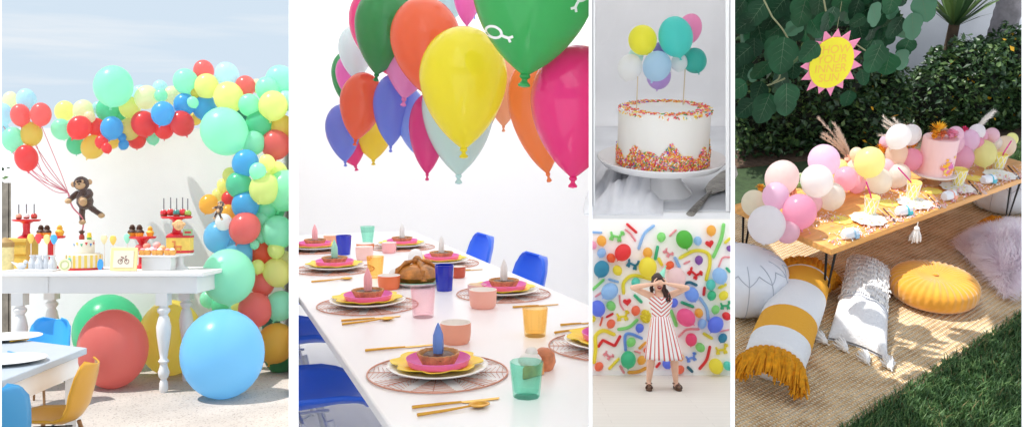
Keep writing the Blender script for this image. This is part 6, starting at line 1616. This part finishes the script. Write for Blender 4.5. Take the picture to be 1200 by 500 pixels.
# bolster
BW, BY = M('white woven cotton', (.8,.8,.8), rough=.9, bump=.4, bs=120), M('mustard woven cotton', '#e6a62e', rough=.9, bump=.4, bs=120)
MUS = M('mustard yarn', '#d9920e', rough=.95, var=.3, vs=60)
def bolster(A, B, rad, label, bands, ends=(1, 1), tag_rows=True):
    d = B - A; L = d.length; ang = math.atan2(d.y, d.x)
    t = thing('bolster_cushion', label, 'cushion', S5, A, ang, 'striped bolster cushions')
    r_ = random.Random(int(L*1000))
    b = MB(); nv = 61; nu = 32
    def fn(u, v):
        a = 2*PI*u; e = min(v, 1 - v); k = min(1, (e/.06))**.4 if e < .06 else 1; k = max(k, .35)
        bulge = 1 + .05*math.sin(PI*v) + .012*math.sin(14*v + 3*math.cos(a))
        x = L*v; y = rad*1.12*k*bulge*math.cos(a); z = rad*.86*k*bulge*math.sin(a) + rad*.86
        return (x, y, max(z, .004))
    b.grid(fn, nu, nv, closed=True)
    b.mi = []
    for j in range(nv - 1):
        v = (j + .5)/(nv - 1); m_ = 0
        for lo, hi in bands:
            if lo < v < hi: m_ = 1
        b.mi += [m_]*nu
    o_ = len(b.v)
    b.part('cover', [BW, BY], t, ang=80)
    for e, on_ in ((0, ends[0]), (1, ends[1])):
        if not on_: continue
        b = MB(); sg = 1 if e else -1
        for k in range(60):
            f = (k % 20)/19; a = PI*(-.08 + 1.16*f); row = k // 20
            y, z = rad*1.08*math.cos(a), max(.012, rad*.8*math.sin(a) + rad*.75); x0 = L*e - sg*.012*row
            dr = Vector((sg*r_.uniform(.05, .085), r_.uniform(-.02,.02) + .012*math.cos(a), r_.uniform(-.01, .012)))
            p0 = Vector((x0, y, z)); p1 = p0 + dr*.5 + Vector((0,0,.008)); p2 = p0 + dr; p2.z = max(.01, p2.z - z*.38)
            b.ell(p0, .0155, 8); b.tube([p0, p1, p2], [.0125, .015, .0115], 7)
            for j in range(5):
                q = Vector((r_.gauss(0,.008), r_.gauss(0,.01), r_.gauss(0,.006))); b.tube([p1 + q*.6, p2 + q*1.4 + dr*.12], [.006,.003], 5)
        b.part('fringe', MUS, t, ang=80)
    return t
A, B = G(944, 325, .1), G(904, 432, .1); A.z = B.z = GZ5 + .012
bolster(A, B, .106, 'white bolster cushion with two mustard bands and thick fringe, near left', ((.09, .27), (.56, .78)))
A, B = G(1171, 270, .08), G(1246, 283, .08); A.z = B.z = GZ5 + .012
bolster(A, B, .075, 'far white bolster cushion with mustard fringe at the right edge', ((.27, .8),), (1, 0))
# tasselled pillow
def pillow_grid(c4, th, wob=0, seed=1, nn=44, pinch=.07):
    P0_, P1_, P2_, P3_ = c4
    cen = (P0_ + P1_ + P2_ + P3_)/4
    def fn(u, v):
        p = P0_*(1-u)*(1-v) + P1_*u*(1-v) + P2_*u*v + P3_*(1-u)*v
        e = (4*u*(1-u))*(4*v*(1-v))
        side = max(abs(2*u-1), abs(2*v-1))
        p = p + (cen - p)*pinch*(1 - abs(2*u-1)**2*abs(2*v-1)**2)*(side**6)
        h = th*(max(0, e)**.42)
        return Vector((p.x, p.y, p.z + h)) + Vector((0, 0, wob*math.sin(19*u + 5*v)*math.sin(13*v + 2)*e))
    return fn
c4 = [G(990, 318), G(1040, 336), G(1040, 421, .02), G(970, 396, .02)]
PB = c4[3].copy(); PB.z = GZ5 + .01
t = thing('tassel_pillow', 'white tufted square pillow with big corner tassels, between bolster and round cushion', 'pillow', S5, PB)
c4 = [p - PB for p in c4]
for p in c4: p.z = .015
c4[0].z = c4[1].z = .07
fn = pillow_grid(c4, .12, .004)
PW = M('white pillow cotton', (.8,.79,.79), rough=.95, bump=.5, bs=90)
b = MB(); b.grid(fn, 44, 44); bot = pillow_grid(c4, -.0, 0); b.grid(lambda u, v: bot(u, v) + Vector((0,0,-.012)), 12, 12); b.part('cover', PW, t, ang=80)
r_ = random.Random(9); b = MB()
for row in range(9):
    v = .05 + .07*row
    if v > .62: break
    for k in range(64):
        u = .03 + .94*(k + r_.random())/64
        zz = v + .028*abs(((u*4) % 1) - .5)*2
        p = fn(u, zz); q = fn(u, min(1, zz + .045)); n_ = Vector((0, 0, 1)); d = (q - p)
        e = Vector((r_.gauss(0,.003), r_.gauss(0,.003), 0)); b.tube([p + n_*.002, p + d*.45 + n_*.007 + e, p + d*.85 + n_*.004 + e*1.6], [.0034,.0034,.0016], 4)
b.part('tufts', WY_, t, smooth=False, kind='stuff')
b = MB(); b.tube([fn(.02 + .96*k/20, .66) + Vector((0,0,.002)) for k in range(21)], .003, 5); b.tube([fn(.02 + .96*k/20, .69) + Vector((0,0,.002)) for k in range(21)], .002, 5); b.part('stitch_line', M('grey stitching', (.42,.44,.5)), t)
for k, (px, py) in enumerate(((968,401),(992,410),(1017,424),(1044,431))):
    p = G(px, py, .03) - PB; o = tassel(S5, p, .068, .027, WY_, None, Euler((R(88), 0, R(14 - 8*k))), t, seed=k)
# round velvet cushion
p = G(1093, 338, .07)
t = thing('round_cushion', 'round mustard velvet cushion with radial pleats and a centre button', 'cushion', S5, (p.x, p.y, GZ5 + .012))
VEL = M('mustard velvet', '#e59d18', rough=.75, var=.12, vs=18, sheen=.7)
prof = []
for k in range(0, 31):
    a = -PI/2 + PI*k/30; c_, s_ = math.cos(a), math.sin(a); r = .2*(abs(c_)**.5); z = .072 + .07*math.copysign(abs(s_)**.75, s_)
    if k > 15: z -= .05*math.exp(-(r/.05)**2)
    prof.append((r, z))
prof[0] = (0, .0); prof[-1] = (0, prof[-2][1] - .004)
def vw(a, r, z):
    if z > .075: return 1 + .012*math.cos(36*a)*min(1, r/.06)
    return 1 + .012*math.cos(36*a + (14*PI*z/.07))
b = MB(); b.lathe(prof, 180, wob=vw)
for i, v in enumerate(b.v):
    r = math.hypot(v.x, v.y)
    if v.z > .075 and r > .02: a = math.atan2(v.y, v.x); v.z += .003*math.cos(36*a)*min(1, (r/.15))*(1 if r < .19 else .4)
b.part('cover', VEL, t, ang=80)
b = MB(); b.ell((0, 0, prof[-2][1] + .003), (.013, .013, .006), 12); b.part('button', VEL, t)
# shaggy lilac pillow
c4 = [G(1118, 292, .02), G(1196, 270, .02), G(1226, 332, .02), G(1178, 352, .02)]
PB = c4[0].copy(); PB.z = GZ5 + .012
t = thing('shaggy_pillow', 'fluffy pale lilac long haired pillow at the right edge of the rug', 'pillow', S5, PB)
c4 = [q_ - PB for q_ in c4]
for q_ in c4: q_.z = .02
fn = pillow_grid(c4, .13)
b = MB(); b.grid(fn, 30, 30); b.part('cover', M('lilac pile base', '#e9dde5', rough=1), t, ang=80)
r_ = random.Random(5); b = MB()
for k in range(17000):
    u, v = r_.random(), r_.random(); p = fn(u, v); e_ = .01
    n_ = (fn(min(1,u+e_), v) - fn(max(0,u-e_), v)).cross(fn(u, min(1,v+e_)) - fn(u, max(0,v-e_)))
    n_ = n_.normalized() if n_.length > 1e-9 else Vector((0,0,1))
    if n_.z < 0: n_ = -n_
    out = Vector((2*u-1, 2*v-1, 0)); ow = (c4[1]-c4[0]).normalized()*out.x + (c4[3]-c4[0]).normalized()*out.y
    cl = Vector((math.sin(13*u + 7*v), math.cos(11*v - 5*u), 0))
    d = (n_*.8 + ow*.6 + cl*.55 + Vector((r_.gauss(0,.3), r_.gauss(0,.3), r_.gauss(0,.15)))).normalized(); L = r_.uniform(.04, .075)
    s_ = d.cross(Vector((0,0,1))); s_ = s_.normalized()*.0014 if s_.length > 1e-6 else Vector((.0011,0,0))
    m_ = p + d*L*.55; tp = p + d*L + Vector((0,0,-.010)) + cl*.006
    tp.z = max(tp.z, .002)
    b.add([p + s_, p - s_, m_ - s_*.8, m_ + s_*.8, tp], [(0,1,2,3),(3,2,4)], mi=r_.choice((0,0,1)))
b.part('pile', [M('lilac pile', '#faf4f6', rough=.8, trans=.3), M('lilac pile deep', '#efe3ea', rough=.8, trans=.3)], t, smooth=False, kind='stuff')  # two close lilac tones, mixed strand by strand at random
# draped white throw
def thr(u, v):
    p = G(1176 + 50*u, 270 + 22*v, 0); h = .012 + .05*max(0, math.sin(PI*u))*(1 - .6*v) + .012*math.sin(17*u + 6*v) + .008*math.sin(29*u - 9*v); return (p.x, p.y, GZ5 + .012 + max(.003, h))
b = MB(); b.grid(thr, 40, 24); one(b, 'throw_blanket', M('white throw cotton', (.78,.8,.84), rough=.95, bump=.3, bs=90), 'crumpled white throw at the right edge behind the shaggy pillow', 'blanket', S5, solid=.003, ang=80)
partition(338.5, 349.8, 1.6, 7.2, 'long white partition wall between the balloon arch and the dining room', top_h=1.5, low=2.02)
partition(690, 694.2, 1.3, 2.6, 'white upright left of the cake shelf', name='shelf_upright', top_h=.72)
partition(690, 694.2, 2.6, 7.0, 'thin white partition wall right of the dining room', top_h=1.9)
partition(856, 861.2, 1.3, 2.6, 'white upright right of the cake shelf', name='shelf_upright', top_h=.72)
partition(1197.2, 1203, 1.6, 2.2, 'white post at the right edge of the garden', name='partition_post')
partition(-4, 2, 1.6, 2.2, 'white post at the left edge of the patio', name='partition_post')
# ------------------------------------------------------------------ each set ends at its partition walls
def clip(S, x0, x1):
    bpy.context.view_layer.update()
    T = Matrix.Translation(CAM) @ RM
    planes = []
    for x, s in ((x0, 1), (x1, -1)):
        if x is None: continue
        a = (x - 600) / F
        planes.append((RM.to_3x3() @ (Vector((s, -a * s, 0)).normalized())))
    def rec(o):
        for c in list(o.children): rec(c)
        if o.type != 'MESH': return
        W = o.matrix_world
        for nrm in planes:
            dd = [nrm.dot(W @ Vector(c) - CAM) for c in o.bound_box]
            if min(dd) > 0: continue
            if max(dd) < 0 and not o.children:
                bpy.data.objects.remove(o); return
            if o.data.users > 1: o.data = o.data.copy()
            bm = bmesh.new(); bm.from_mesh(o.data)
            Wi = W.inverted()
            bmesh.ops.bisect_plane(bm, geom=bm.verts[:] + bm.edges[:] + bm.faces[:], plane_co=Wi @ CAM, plane_no=(W.to_3x3().transposed() @ nrm), clear_inner=True)
            bm.to_mesh(o.data); bm.free()
            if not len(o.data.polygons) and not o.children:
                bpy.data.objects.remove(o); return
    for o in list(S.objs):
        try: o.name
        except ReferenceError: continue
        if o.get('kind') == 'structure' : pass
        rec(o)
        try:
            if o.type == 'EMPTY' and not o.children: bpy.data.objects.remove(o)
        except ReferenceError: pass
for S, a, c in ((S2C, 336, 760), (S1, -40, 344), (S2, 344, 692), (S5, 857, 1240)):
    if S.objs: clip(S, a, c)
